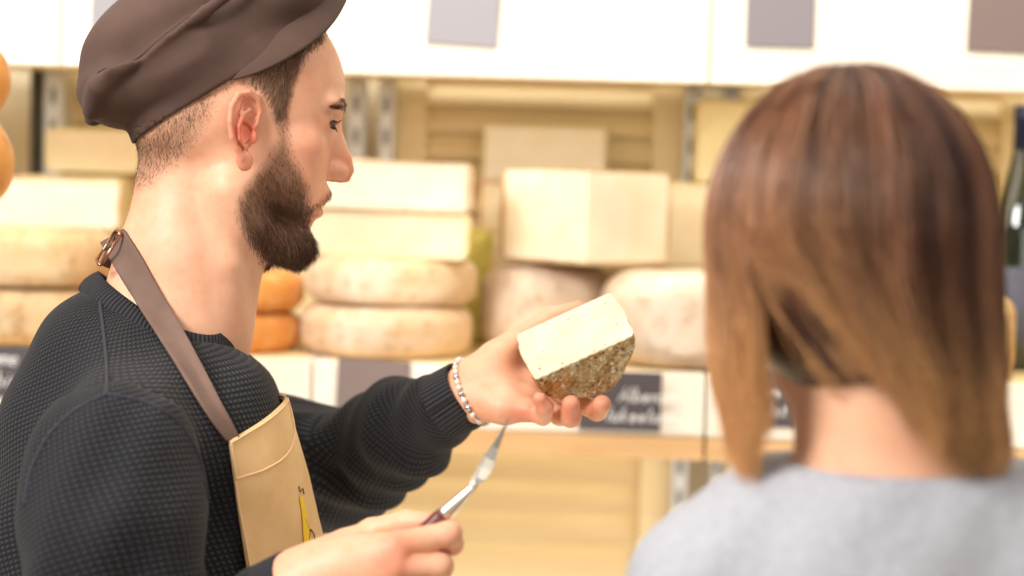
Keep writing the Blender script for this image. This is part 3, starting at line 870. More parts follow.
# tint: R ruddy skin and painted ear-hollow shade, G cropped-hair shade
q = toL(bv); aq = q.copy(); aq[:, 1] = abs(aq[:, 1])
red = np.zeros(len(bv))
ed = ear_sdf(aq); red += np.exp(-np.maximum(ed, 0)/2.0)*(np.abs(aq[:, 0]-2) < 28)*(aq[:, 1] > 70)*.42
conc = np.exp(-(((q[:, 0]-6)/9)**2 + ((q[:, 2]-2)/10)**2))*(aq[:, 1] > 60); red += .75*conc  # deeper red here also paints the shade inside the ear
red += .45*np.exp(-(((q[:, 0]-103)/14)**2 + (q[:, 1]/14)**2 + ((q[:, 2]+8)/14)**2))
red += .16*np.exp(-(((aq[:, 0]-62)/26)**2 + ((aq[:, 2]+2)/26)**2))*(aq[:, 1] > 20)
red += .10*np.clip((q[:, 0]-20)/40, 0, 1)*(q[:, 2] > -110)
red += .7*np.exp(-((q[:, 0]-88)/12)**2 - ((q[:, 1])/20)**2 - ((q[:, 2]+49)/8)**2)
ppx, ppy = prj(np.stack([toW(np.stack([aq[:, 0], -aq[:, 1], aq[:, 2]], 1))[:, i] for i in range(3)], 1))
# outlines of the cropped hair and of the beard, drawn on the side of the head (both sides are the same)
HAIR = [(110, 145), (135, 125), (225, 60), (262, 40), (300, 20), (330, 22), (328, 42), (312, 52), (303, 72), (296, 92), (291, 112), (290, 126), (274, 126), (268, 108), (260, 94), (240, 87), (226, 96), (214, 120), (196, 150), (176, 172), (158, 190), (131, 196)]
BEARD = [(272, 118), (291, 116), (293, 138), (297, 156), (306, 170), (312, 186), (314, 201), (322, 196), (330, 186), (337, 184), (338, 196), (326, 206), (318, 214), (314, 224), (330, 236), (330, 266), (300, 280), (268, 276), (256, 258), (246, 244), (234, 222), (234, 200), (242, 184), (258, 166), (268, 150), (274, 136)]
hin = inpoly(ppx, ppy, HAIR); hdst = polydist(ppx, ppy, HAIR)
bin_ = inpoly(ppx, ppy, BEARD); bdst = polydist(ppx, ppy, BEARD)
shade = np.where(hin, np.clip(hdst/26, 0, 1)*.62, 0)
front = np.clip((ppx-262)/20, 0, 1)
shade = np.maximum(shade, np.where(hin, np.clip(hdst/7, 0, 1)*.9*front, 0))
shade = np.maximum(shade, np.where(bin_, np.clip(bdst/12, 0, 1)*.80, 0))
shade = shade*(ed > 3)
nb, nr_, nl = len(bv), len(rv), len(lv)
allv = np.concatenate([bv, rv, lv, uv_]); allq = np.concatenate([bq, rq+nb, lq+nb+nr_, uq+nb+nr_+nl])
tint = np.zeros((len(allv), 3))
tint[:nb, 0] = np.clip(red, 0, 1); tint[:nb, 1] = shade
for (a, b, tips) in ((nb, nb+nr_, pts([(452, 544, 1.45), (431, 524, 1.47), (440, 570, 1.45), (398, 543, 1.43), (396, 566, 1.43)])),
                     (nb+nr_, nb+nr_+nl, pts([(540, 400, 1.75), (571, 404, 1.75), (602, 404, 1.768), (578, 308, 1.838), (520, 415, 1.76), (571, 417, 1.76)]))):
    v = allv[a:b]; r = np.zeros(len(v))
    for tp in tips: r += .42*np.exp(-(((v-tp)**2).sum(1))/(.014**2))
    tint[a:b, 0] = np.clip(r+.06, 0, .6)
me = npmesh('person', allv, allq); set_col(me, tint)
man = link('person', me, skin)
tag(man, 'bearded person in dark knit sweater, tan apron and brown cap holding up a cheese', 'person')

# ---- eyes
eyew = NT('eye_white'); eyew.set(Roughness=.12); co = eyew.co('Generated')
g = eyew.n('ShaderNodeVectorMath', operation='DISTANCE'); eyew.l(co, g.inputs[0]); g.inputs[1].default_value = (1.0, .5, .5)
eyew.col(eyew.ramp(g.outputs['Value'], [(0, (.01, .01, .01)), (.22, (.01, .01, .01)), (.25, hexc(92, 84, 50)), (.48, hexc(60, 66, 52)), (.52, hexc(232, 220, 208))]))
for s in (-1, 1):
    mb = MB(); n = 24
    vs = []; 
    for i in range(n//2+1):
        a = PI*i/(n//2)
        for j in range(n): vs.append((12.2*math.cos(a), 12.2*math.sin(a)*math.cos(2*PI*j/n), 12.2*math.sin(a)*math.sin(2*PI*j/n)))
    fs = [(i*n+j, i*n+(j+1) % n, (i+1)*n+(j+1) % n, (i+1)*n+j) for i in range(n//2) for j in range(n)]
    e = link('eye', npmesh('eye', np.array(vs)*.001, polys=fs), eyew.m, man)
    c = toW((71.5, s*32, 25))
    M = Matrix([list(RH[i]) + [c[i]] for i in range(3)] + [[0, 0, 0, 1]])
    e.matrix_world = M

# ---- strands: cropped hair, beard, brows, lashes
hairm = NT('short_hair'); at = hairm.n('ShaderNodeVertexColor'); at.layer_name = 'tint'; hairm.l(at.outputs[0], hairm.b.inputs['Base Color']); hairm.set(Roughness=.5)
hairm = hairm.m
def localmask(c, poly, soft):
    a = toL(c); a[:, 1] = -np.abs(a[:, 1])
    x, y = prj(toW(a)); i = inpoly(x, y, poly); d = polydist(x, y, poly)
    return x, y, np.where(i, np.clip(d/soft, 0, 1), 0)
def fur(name, n, poly, soft, length, dirf, r0, colf, jit=.5, lift=.45, K=5, keep=None, power=1.0):
    def dens(c, nr):
        x, y, m = localmask(c, poly, soft)
        qq = toL(c); qa = qq.copy(); qa[:, 1] = abs(qa[:, 1])
        m = m**power*(ear_sdf(qa) > 2.5)
        if keep is not None: m = m*keep(qq)
        return m
    p, nr = sample_mesh(bv, bq, n, dens)
    x, y, m = localmask(p, poly, soft)
    L = length(p, m, x, y)*(1+jit*(rng.random(n)-.5))
    dr = dirf(toL(p)) @ RH.T
    dr = dr - nr*(dr*nr).sum(1)[:, None]; dr /= np.maximum(np.linalg.norm(dr, axis=1), 1e-6)[:, None]
    dr = dr + nr*lift + rng.normal(0, .22, (n, 3)); dr /= np.linalg.norm(dr, axis=1)[:, None]
    t = np.linspace(0, 1, K)[None, :, None]
    paths = p[:, None]-nr[:, None]*.0006 + dr[:, None]*t*L[:, None, None] - (nr*(L*.25)[:, None])[:, None]*t**2 + (hu*-1*L[:, None]*.12)[:, None]*t**2
    base = colf(n, p)
    cols = np.repeat(base[:, None], K, 1)
    return strands(name, paths, r0, r0*.25, cols, hairm, man)
def cmix(a, b):
    a, b = np.array(hexc(*a)[:3]), np.array(hexc(*b)[:3])
    def f(n, p): 
        t = rng.random((n, 1))**1.3; return a*(1-t)+b*t
    return f
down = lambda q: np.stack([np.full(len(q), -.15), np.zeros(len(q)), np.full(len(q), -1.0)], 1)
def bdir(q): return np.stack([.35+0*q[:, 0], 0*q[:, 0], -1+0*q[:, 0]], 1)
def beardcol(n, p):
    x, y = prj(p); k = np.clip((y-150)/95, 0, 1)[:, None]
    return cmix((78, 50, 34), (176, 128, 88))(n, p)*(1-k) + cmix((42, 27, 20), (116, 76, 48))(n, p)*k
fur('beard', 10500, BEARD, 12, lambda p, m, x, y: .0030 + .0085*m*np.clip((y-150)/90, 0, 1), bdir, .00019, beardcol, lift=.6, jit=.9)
fur('hair', 9000, [a for a in HAIR], 16, lambda p, m, x, y: .0022 + .0022*m + .004*np.clip((x-255)/30, 0, 1)*m, down, .00017, cmix((84, 58, 42), (164, 124, 92)), lift=.5, K=4)
TEMP = [(262, 44), (300, 26), (326, 30), (326, 42), (312, 54), (303, 72), (296, 92), (291, 118), (276, 124), (268, 104), (258, 90), (244, 78)]
fur('hair', 3000, TEMP, 8, lambda p, m, x, y: .004+.005*m, lambda q: np.stack([-.3+0*q[:, 0], 0*q[:, 0], -1+0*q[:, 0]], 1), .0002, cmix((74, 48, 34), (140, 102, 74)), lift=.35)
BROW = [(324, 115), (331, 107), (340, 102), (350, 100), (350, 108), (342, 112), (334, 115), (327, 119)]
def brow(s):
    n = 620; t = rng.random(n)
    cen = np.stack([92-12*t**2.0, 9+36*t, 41+6*np.sin(t*2.3)-4*t], 1); cen[:, 2] += rng.normal(0, 1.6*(1-.6*t), n); cen[:, 1] *= s
    p = project(bust, toW(cen), 0, 6)
    g_, _ = grad(bust, p, .0006); g_ /= np.linalg.norm(g_, axis=1)[:, None]
    dr = np.stack([-.2-.5*t, s*(.8+0*t), .35-.6*t], 1) @ RH.T + g_*.12 + rng.normal(0, .15, (n, 3)); dr /= np.linalg.norm(dr, axis=1)[:, None]
    K = 4; tt = np.linspace(0, 1, K)[None, :, None]; L = (.0045+.003*rng.random(n))[:, None, None]
    strands('eyebrow', p[:, None] + dr[:, None]*tt*L, .00024, .00006, np.repeat(cmix((70, 44, 28), (120, 82, 54))(n, p)[:, None], K, 1), hairm, man)
    n = 70; t = rng.random(n)*2-1; up = rng.random(n) < .65
    a = np.stack([85-2.5*t**2-1.5*(t > 0)*t, s*(32+12.5*t), 25+np.where(up, 4.0, -3.6)*(1-t**2*.8)], 1)
    e = a + np.stack([7.5+0*t, s*(3.5*t), np.where(up, 1.5, -4)+0*t], 1)*np.where(up, 1, .7)[:, None]
    m = (a+e)/2 + np.stack([1+0*t, 0*t, np.where(up, -2.0, 1.0)], 1)
    paths = np.stack([toW(a), toW(m), toW(e)], 1)
    strands('eyelashes', paths, .00025, .00008, np.tile(np.array(hexc(50, 34, 20)[:3]), (n, 3, 1)), hairm, man)
for s in (-1, 1): brow(s)
# ================================================================== cap
twill = NT('brown_twill'); twill.set(Roughness=.82); co = twill.co(scale=(1, 1, 1))
wv = twill.n('ShaderNodeTexWave'); wv.inputs['Scale'].default_value = 380; twill.l(twill.co(rot=(0, .8, .5)), wv.inputs['Vector'])
twill.col(twill.ramp(twill.noise(co, 14, 4), [(.3, hexc(68, 45, 36)), (.7, hexc(86, 60, 48))]))
twill.bump(wv.outputs['Fac'], .12, .0004); twill.bump(twill.noise(co, 60, 4), .2, .002); twill.b.inputs['Sheen Weight'].default_value = .04; twill.b.inputs['Sheen Roughness'].default_value = .5
twill = twill.m
# cap axes (head local mm): a along the brim line rising to the front, b across it
A0 = Lp(130, 143, -40); A1 = Lp(232, 78, -74)
ca = math.radians(38); ax = np.array([math.cos(ca), 0, math.sin(ca)]); bx = np.array([-math.sin(ca), 0, math.cos(ca)])
oc = np.array([-6.0, 0, 52.0])
CM = np.stack([ax, np.array([0, 1, 0]), bx], 1)
BPL = Lp(131, 143, -30); _b2 = Lp(232, 79, -74)
EDD = np.array([_b2[0]-BPL[0], 0, _b2[2]-BPL[2]]); EDD /= np.linalg.norm(EDD); EDN = np.array([-EDD[2], 0, EDD[0]])
def capq(x, y): return Lp(x, y, 0)
def cp(px, py, y): return Lp(px, py, y)
def cap_sdf(p):
    q = toL(p); qa = q.copy(); qa[:, 1] = -np.abs(q[:, 1])
    # side walls of the cap: the head's cover
    d = ell(q, (-2, 0, 52), (97, 81, 86))
    d = smin(d, ell(q, cp(190, 62, 0), (92, 84, 50), CM), 14)
    d = smin(d, ell(q, cp(114, 88, 0), (34, 64, 30), CM), 16)
    d = smin(d, ell(q, cp(180, 22, 0), (98, 76, 46), CM), 12)
    d = smin(d, ell(q, cp(262, 12, 0), (70, 76, 46), CM), 14)
    # ridge seam of the top disc
    rid = [cp(91, 112, -30), cp(97, 88, -56), cp(112, 74, -70), cp(140, 62, -80), cp(170, 40, -84), cp(205, 12, -86), cp(240, -15, -84)]
    d = smin(d, chain(qa, rid, [7, 7, 6, 5, 5, 5, 5], 3), 9)
    # folds pressed into the side
    d = smax(d, -chain(qa, [cp(100, 92, -76), cp(122, 76, -90), cp(150, 64, -98), (cp(190, 36, -100)), cp(215, 14, -102)], [8, 17, 21, 19, 10], 3), 6)
    d = smax(d, -chain(qa, [cp(104, 112, -64), cp(128, 103, -86), cp(160, 97, -99), cp(186, 94, -104)], [8, 15, 18, 11], 3), 7)
    d = smax(d, -chain(qa, [cp(232, 40, -103), cp(252, 16, -103), cp(268, -6, -102)], [7, 11, 8], 3), 10)
    pl = (q-BPL) @ EDN
    hem = smax(head_sdf(q)-3.2, np.abs(pl-9)-9, 2.0)
    return smin(d, hem, 5)*.001
bpl = cp(131, 143, -30); bpl2 = cp(232, 79, -74)
ed_dir = np.array([bpl2[0]-bpl[0], 0, bpl2[2]-bpl[2]]); ed_dir /= np.linalg.norm(ed_dir)
ed_n = np.array([-ed_dir[2], 0, ed_dir[0]])
def capshell(p):
    d = cap_sdf(p); q = toL(p)
    pl = ((q-bpl) @ ed_n)
    # the opening follows a gently curved line
    d2 = smax(d, -pl*.001, .002)
    inner = smin(head_sdf(q)*.001-.0006, 1e3+0*d, .001)
    return smax(d2, -inner, .0015)
al = np.array([P(x, y, d) for x in (60, 370) for y in (-120, 160) for d in (1.57, 1.87)])
cv, cq = surfnet(capshell, al.min(0), al.max(0), .0022)
capo = link('cap', npmesh('cap', cv, cq), twill, man); 
# visor
M_, N_ = 60, 14
In = [(-1, cp(232, 79, -81)), (-.8, cp(246, 66, -80)), (-.6, cp(268, 40, -72)), (-.4, cp(290, 8, -54)), (-.2, cp(306, -20, -28)), (0, cp(312, -32, 0))]
Ou = [(-1, cp(233, 80, -81)), (-.8, cp(262, 73, -84)), (-.6, cp(297, 54, -80)), (-.4, cp(325, 35, -64)), (-.2, cp(343, 12, -36)), (0, cp(352, -14, 0))]
def interp(tab, t):
    a = -abs(t); T = [x[0] for x in tab]; v = np.array([x[1] for x in tab])
    o = np.array([np.interp(a, T, v[:, i]) for i in range(3)])
    if t > 0: o[1] = -o[1]
    return o
def smooth_tab(tab):
    ts = np.linspace(-1, 1, M_+1); a = np.array([interp(tab, t) for t in ts])
    for _ in range(14):
        b = a.copy(); b[1:-1] = (a[:-2]+2*a[1:-1]+a[2:])/4; a = b
    return a
ia, oa = smooth_tab(In), smooth_tab(Ou)
vs = []
for j in range(N_+1):
    v = j/N_
    mid = ia*(1-v)+oa*v
    bow = np.sin(v*PI)*5.0*(1-np.abs(np.linspace(-1, 1, M_+1))**3)
    mid = mid + np.outer(bow, [.45, 0, .9])
    vs.append(toW(mid))
vs = np.array(vs)
fs = [(j*(M_+1)+i, (j+1)*(M_+1)+i, (j+1)*(M_+1)+i+1, j*(M_+1)+i+1) for j in range(N_) for i in range(M_)]
vis = link('visor', npmesh('visor', vs.reshape(-1, 3), polys=fs), twill, capo)
so = vis.modifiers.new('s', 'SOLIDIFY'); so.thickness = .0035; so.offset = 0
sb = vis.modifiers.new('b', 'SUBSURF'); sb.levels = sb.render_levels = 1
seam = simple('dark_thread', hexc(72, 50, 42), .9)
def seamline(pts_px, f, name, m, parent, r=.0007, off=.0006):
    a = np.array(pts_px, float)
    t = np.linspace(0, 1, len(a)); T = np.linspace(0, 1, len(a)*8)
    a = np.stack([np.interp(T, t, a[:, i]) for i in range(3)], 1)
    for _ in range(4): a[1:-1] = (a[:-2]+2*a[1:-1]+a[2:])/4
    w_ = project(f, np.array([P(*x) for x in a]), off, 6)
    mb = MB(); mb.tube(list(w_), r, 5); return mb.build(name, m, parent, smooth=True)
seamline([(104, 78, 1.64), (128, 67, 1.635), (158, 48, 1.63), (190, 20, 1.63), (215, 0, 1.63), (245, -25, 1.63)], cap_sdf, 'seam', seam, capo, .0005)

# ================================================================== sweater
knit = NT('dark_knit'); knit.set(Roughness=.9); knit.b.inputs['Sheen Weight'].default_value = .06; knit.b.inputs['Sheen Roughness'].default_value = .4
uvn = knit.n('ShaderNodeUVMap'); uvn.uv_map = 'knit'
sx = knit.n('ShaderNodeSeparateXYZ'); knit.l(uvn.outputs[0], sx.inputs[0])
per = .0056
su = knit.math('SINE', knit.math('MULTIPLY', knit.math('ADD', sx.outputs[0], knit.math('MULTIPLY', sx.outputs[1], .35)), 2*PI/per))
sv = knit.math('SINE', knit.math('MULTIPLY', knit.math('SUBTRACT', sx.outputs[1], knit.math('MULTIPLY', sx.outputs[0], .25)), 2*PI/(per*.9)))
hgt = knit.math('MULTIPLY', knit.math('ADD', knit.math('MULTIPLY', su, .5), .5), knit.math('ADD', knit.math('MULTIPLY', sv, .5), .5))
fuzz = knit.noise(knit.co(), 900, 2)
cc = knit.ramp(hgt, [(.10, hexc(7, 6, 9)), (.75, hexc(46, 46, 54))])
knit.col(cc); knit.bump(hgt, .9, .0022); knit.bump(fuzz, .3, .0006)
knit = knit.m
rib = NT('ribbed_knit'); rib.set(Roughness=.9)
uvn = rib.n('ShaderNodeUVMap'); uvn.uv_map = 'knit'; sx = rib.n('ShaderNodeSeparateXYZ'); rib.l(uvn.outputs[0], sx.inputs[0])
h_ = rib.math('ADD', rib.math('MULTIPLY', rib.math('SINE', rib.math('MULTIPLY', sx.outputs[0], 2*PI/.0042)), .5), .5)
rib.col(rib.ramp(h_, [(.1, hexc(18, 17, 20)), (.9, hexc(50, 48, 54))])); rib.bump(h_, .8, .002); rib = rib.m
knit_far = knit
# collar curve (pixel, depth) closed
COL = [(92, 283, 1.72), (104, 297, 1.675), (138, 322, 1.652), (172, 340, 1.645), (206, 348, 1.655), (232, 340, 1.70), (240, 330, 1.74), (230, 328, 1.78), (205, 330, 1.805), (165, 322, 1.81), (122, 302, 1.79), (98, 286, 1.755)]
def closed_spline(pts_, n):
    a = np.array(pts_); k = len(a); out = []
    for i in range(n):
        t = i*k/n; j = int(t); u = t-j
        p0, p1, p2, p3 = (a[(j+s) % k] for s in (-1, 0, 1, 2))
        out.append(.5*((2*p1)+(-p0+p2)*u+(2*p0-5*p1+4*p2-p3)*u*u+(-p0+3*p1-3*p2+p3)*u**3))
    return np.array(out)
colw = closed_spline([P(*c) for c in COL], 120)
cc_ = colw.mean(0); uu, ss, vv_ = np.linalg.svd(colw-cc_); cn = vv_[2]*(1 if vv_[2][2] > 0 else -1)
_r = colw-cc_; _t = np.arctan2(_r @ BY, _r @ BX); _o = np.argsort(_t); _t = _t[_o]; _z = colw[_o, 2]
TH_ = np.concatenate([_t-2*PI, _t, _t+2*PI]); ZC_ = np.tile(_z, 3)
def sweater_body(p):
    d = torso_sdf(p, .006)
    # soft folds
    q = (p-P(146, 480, 1.72)) @ BR
    d = d + .0020*np.sin(q[:, 2]*55+q[:, 0]*40+q[:, 1]*12) + .0012*np.sin(q[:, 0]*90-q[:, 2]*50)
    # neck opening
    h = (p-cc_) @ cn
    r_ = p-cc_; dn = np.hypot(r_ @ BX, r_ @ BY)
    zc = np.interp(np.arctan2(r_ @ BY, r_ @ BX), TH_, ZC_)
    d = smax(d, p[:, 2]-zc-.001-np.maximum(dn-.088, 0)*1.2, .006)
    hole = neck_core(p)-.004
    d = smax(d, -hole, .002)
    d = smax(d, (P(170, 840, 1.72)[2]) - p[:, 2], .004)
    return d
sb_ = np.array([SHN, SHF, P(-20, 480, 1.72), P(340, 480, 1.72)]); slo, shi = sb_.min(0)-.10, sb_.max(0)+.10; slo[2] = P(170, 845, 1.72)[2]-.01; shi[2] = P(160, 262, 1.72)[2]
sv_, sq_ = surfnet(sweater_body, slo, shi, .0045)
me = npmesh('sweater', sv_, sq_)
q = (sv_-P(146, 480, 1.72)) @ BR
# u runs over the surface side-on, v upward with a slant over the shoulder
arc_u = np.arctan2(q[:, 0], -q[:, 1]-.0)*.15
set_uv(me, np.stack([arc_u, q[:, 2]+.25*q[:, 1]], 1))
swe = link('sweater', me, knit, man)
def sleeve_uv(v, a, b, side):
    a, b = np.asarray(a), np.asarray(b); t = (b-a); L = np.linalg.norm(t); t = t/L
    s_ = np.cross(t, side); s_ /= np.linalg.norm(s_); n_ = np.cross(s_, t)
    q = v-a; return np.arctan2(q @ s_, q @ n_)*.065, q @ t
def near_sleeve(p):
    d = chain(p, [SHN+np.array([.0, .01, .0]), P(112, 540, 1.47), ELN], [.067, .066, .055], .04)
    d = smin(d, cone(p, SHN+np.array([0, .03, .0]), SHN, .055, .066), .03)
    d = smin(d, chain(p, [ELN, P(200, 665, 1.45), WRN+np.array([-.012, 0, -.008])], [.055, .046, .033], .03), .03)
    t = (p-SHN) @ ((ELN-SHN)/np.linalg.norm(ELN-SHN)); q = (p-SHN) @ BR
    d = d + .0026*np.sin(t*62+q[:, 0]*50)*np.clip(t/.1, 0, 1) + .0016*np.sin(q[:, 0]*120+t*30)
    # cut open at the cuff
    cdir = (P(330, 566, 1.45)-WRN); cdir /= np.linalg.norm(cdir)
    d = smax(d, (p-WRN) @ cdir - .008, .002)
    return d
nlo, nhi = bounds([SHN, ELN, WRN], .10)
nv, nq = surfnet(near_sleeve, nlo, nhi, .004)
me = npmesh('sleeve', nv, nq); u1, v1 = sleeve_uv(nv, SHN, ELN, -CF); u2, v2 = sleeve_uv(nv, ELN, WRN, -CF)
fr = cone(nv, ELN, WRN, .05, .035) < cone(nv, SHN, ELN, .067, .055)
uvv = np.stack([np.where(fr, u2, u1), np.where(fr, v2, v1)], 1); set_uv(me, uvv); link('sleeve', me, knit, swe)
def far_sleeve(p):
    d = chain(p, [SHF, P(288, 462, 1.95), ELF], [.062, .060, .057], .03)
    d = smin(d, chain(p, [ELF+np.array([.0, 0, -.003]), P(398, 433, 1.90), P(466, 397, 1.813)], [.058, .050, .0315], .03), .03)
    d = smin(d, ell(p, P(416, 455, 1.87), (.030, .03, .017), BR), .016)              # sagging fold
    d = smin(d, ell(p, P(368, 486, 1.92), (.04, .03, .022), BR), .02)
    ax_ = (P(463, 396, 1.815)-ELF); L = np.linalg.norm(ax_); ax_ = ax_/L; t = (p-ELF) @ ax_
    q = (p-ELF) @ BR
    d = d + .0030*np.sin(t*105+q[:, 2]*35+1.5*np.sin(q[:, 2]*40))*np.clip((L-.03-t)/.05, 0, 1) + .0012*np.sin(t*210-q[:, 2]*90)
    cd = (P(482, 384, 1.81)-P(420, 425, 1.84)); cd /= np.linalg.norm(cd)
    d = smax(d, (p-P(463, 394, 1.814)) @ cd - .000, .002)
    return d
fv, fq = surfnet(far_sleeve, *bounds([SHF, ELF, P(470, 395, 1.81)], .09), .004)
me = npmesh('sleeve', fv, fq); u1, v1 = sleeve_uv(fv, ELF, WRF, -CF); set_uv(me, np.stack([u1, v1], 1)); link('sleeve', me, knit, swe)
# collar: ribbed band standing on the curve
crow = []; K = 9
out = colw-cc_; out -= np.outer(out @ cn, cn); out /= np.linalg.norm(out, axis=1)[:, None]
for k in range(K):
    a = k/(K-1); 
    crow.append(colw + np.outer(np.full(120, -.010+.021*a), cn) + out*(.0085 - .012*a**1.3 + .0020*math.sin(a*PI)))
crow = np.array(crow)
n = 120; fs = [(i*n+j, i*n+(j+1) % n, (i+1)*n+(j+1) % n, (i+1)*n+j) for i in range(K-1) for j in range(n)]
me = npmesh('collar', crow.reshape(-1, 3), polys=fs)
seg = np.linalg.norm(np.diff(np.vstack([colw, colw[:1]]), axis=0), axis=1); cum = np.concatenate([[0], np.cumsum(seg)[:-1]])
set_uv(me, np.stack([np.tile(cum, K), np.repeat(np.arange(K)*.002, n)], 1))
co_ = link('collar', me, rib, swe); so = co_.modifiers.new('s', 'SOLIDIFY'); so.thickness = .004; so.offset = 0
# cuffs
def cuff(c, axis, r, rf, name='cuff'):
    axis = axis/np.linalg.norm(axis); s = np.cross(axis, [0, 0, 1]); s /= np.linalg.norm(s); t = np.cross(s, axis); n = 60; rows_ = []
    for k in range(7):
        a = k/6; th = np.linspace(0, 2*PI, n, endpoint=False)
        rows_.append(c + np.outer(np.full(n, -.030+.032*a), axis) + (r[0]+(r[1]-r[0])*a)*(np.outer(np.cos(th), s)+np.outer(np.sin(th), t)))
    rows_ = np.array(rows_); fs = [(i*n+j, i*n+(j+1) % n, (i+1)*n+(j+1) % n, (i+1)*n+j) for i in range(6) for j in range(n)]
    me = npmesh(name, rows_.reshape(-1, 3), polys=fs); set_uv(me, np.stack([np.tile(np.arange(n)*2*PI*r[1]/n, 7), np.repeat(np.arange(7)*.003, n)], 1))
    o = link(name, me, rib, swe); so = o.modifiers.new('s', 'SOLIDIFY'); so.thickness = .004; so.offset = 0
cuff(P(298, 588, 1.462), P(330, 566, 1.45)-WRN, (.034, .031), 0)
cuff(P(465, 393, 1.813), P(482, 384, 1.81)-P(420, 425, 1.84), (.0345, .0315), 0)
# shoulder seams: raised ridges
swseam = simple('knit_seam', hexc(66, 64, 70), .9)
swseam = simple('knit_seam_dark', hexc(50, 49, 56), .9)
def rayseam(name, px, r=.0018):
    a = np.array(px, float); t = np.linspace(0, 1, len(a)); T = np.linspace(0, 1, len(a)*9); a = np.stack([np.interp(T, t, a[:, i]) for i in (0, 1)], 1)
    for _ in range(12): a[1:-1] = (a[:-2]+2*a[1:-1]+a[2:])/4
    dd, hit = raydrape(a, lambda p: np.minimum(sweater_body(p), near_sleeve(p)), .0002)
    w_ = np.array([P(x, y, d) for (x, y), d, h_ in zip(a, dd, hit) if h_])
    for _ in range(4): w_[1:-1] = (w_[:-2]+2*w_[1:-1]+w_[2:])/4
    mb = MB(); mb.tube(list(w_), r, 6); return mb.build(name, swseam, swe, smooth=True)
rayseam('shoulder_seam', [(100, 303), (104, 335), (107, 366), (107, 394)])
rayseam('armhole_seam', [(107, 394), (150, 402), (184, 424), (202, 462), (208, 500)])
rayseam('armhole_seam', [(107, 394), (76, 408), (48, 434), (30, 470), (24, 505)])

# trousers and shoes carry the figure to the floor
denim = simple('dark_trousers', hexc(44, 46, 58), .9, var=.2)
def trousers(p):
    d = ell(p, HIP+np.array([0, 0, -.02]), (.13, .17, .13), BR)
    for L in (LN, LF):
        d = smin(d, chain(p, [np.array([L[0], L[1], HIP[2]-.02]), np.array([L[0]+.012, L[1], .50]), np.array([L[0]-.01, L[1], .09])], [.100, .075, .06], .02), .03)
    return smax(d, .05-p[:, 2], .003)
tv, tq = surfnet(trousers, np.array([HIP[0]-.2, HIP[1]-.25, .02]), np.array([HIP[0]+.2, HIP[1]+.25, HIP[2]+.14]), .010, 1)
link('trousers', npmesh('trousers', tv, tq), denim, man)
leather = simple('brown_leather', hexc(80, 56, 40), .5)
for L in (LN, LF):
    def shoe(p, L=L):
        d = cone(p, np.array([L[0]-.03, L[1], .045]), np.array([L[0]+.16, L[1]-.01, .032]), .044, .036)
        d = smin(d, cone(p, np.array([L[0]-.01, L[1], .06]), np.array([L[0]-.01, L[1], .10]), .042, .042), .02)
        return smax(d, .002-p[:, 2], .004)
    hv, hq = surfnet(shoe, np.array([L[0]-.12, L[1]-.08, -.01]), np.array([L[0]+.24, L[1]+.08, .17]), .006, 1)
    link('shoe', npmesh('shoe', hv, hq), leather, man)

# ================================================================== apron
def cloth(name, c1, c2, ws=500):
    t = NT(name); t.set(Roughness=.85); co = t.co(); t.col(t.ramp(t.noise(co, 18, 5), [(.3, c1), (.7, c2)]))
    t.bump(t.noise(co, ws, 2), .25, .0006); t.bump(t.noise(co, 26, 3), .35, .004); return t.m
canvas = cloth('tan_canvas', hexc(220, 178, 122), hexc(234, 196, 142))
strapm = cloth('brown_webbing', hexc(104, 80, 68), hexc(120, 94, 82))
def outer(p):
    return np.minimum(np.minimum(sweater_body(p), neck_sdf(p)), 1e3)
def drape_grid(G, f, off, it=10):
    sh = G.shape[:2]
    w_ = project(f, G.reshape(-1, 3), off, it).reshape(*sh, 3)
    return w_
def sheet(name, G, m, parent, th=.0022, smooth_it=6, f=None, off=0):
    G = G.copy()
    for _ in range(smooth_it):
        H = G.copy(); H[1:-1, 1:-1] = (G[:-2, 1:-1]+G[2:, 1:-1]+G[1:-1, :-2]+G[1:-1, 2:]+4*G[1:-1, 1:-1])/8
        H[0, 1:-1] = (G[0, :-2]+2*G[0, 1:-1]+G[0, 2:])/4; H[-1, 1:-1] = (G[-1, :-2]+2*G[-1, 1:-1]+G[-1, 2:])/4
        H[1:-1, 0] = (G[:-2, 0]+2*G[1:-1, 0]+G[2:, 0])/4; H[1:-1, -1] = (G[:-2, -1]+2*G[1:-1, -1]+G[2:, -1])/4
        G = H
    a, b = G.shape[:2]
    fs = [(i*b+j, i*b+j+1, (i+1)*b+j+1, (i+1)*b+j) for i in range(a-1) for j in range(b-1)]
    o = link(name, npmesh(name, G.reshape(-1, 3), polys=fs), m, parent)
    so = o.modifiers.new('s', 'SOLIDIFY'); so.thickness = th; so.offset = 0
    return o, G
# bib: rows by height, near edge given in pixels, far edge mirrored beyond the silhouette
NEAR = [(229, 441, 1.575), (236, 500, 1.57), (249, 580, 1.565), (262, 680, 1.56), (270, 800, 1.56)]
MID = [(268, 416, 1.66), (296, 490, 1.66), (318, 570, 1.66), (330, 680, 1.66), (332, 800, 1.66)]
FAR = [(285, 396, 1.76), (306, 470, 1.78), (324, 552, 1.79), (334, 680, 1.80), (336, 800, 1.80)]
FF = [(252, 398, 1.86), (275, 470, 1.90), (290, 552, 1.92), (296, 680, 1.92), (300, 800, 1.92)]
rows_n = 60; cols_n = 48
def lerp_tab(tab, t):
    T = np.linspace(0, 1, len(tab)); a = np.array(tab, float); return np.array([np.interp(t, T, a[:, i]) for i in range(3)])
def apron_body(p):
    d = sweater_body(p)
    # the cloth hangs straight from the chest, standing off the belly
    d = smin(d, cone(p, P(196, 440, 1.69), P(246, 840, 1.69), .058, .075), .05)
    return d
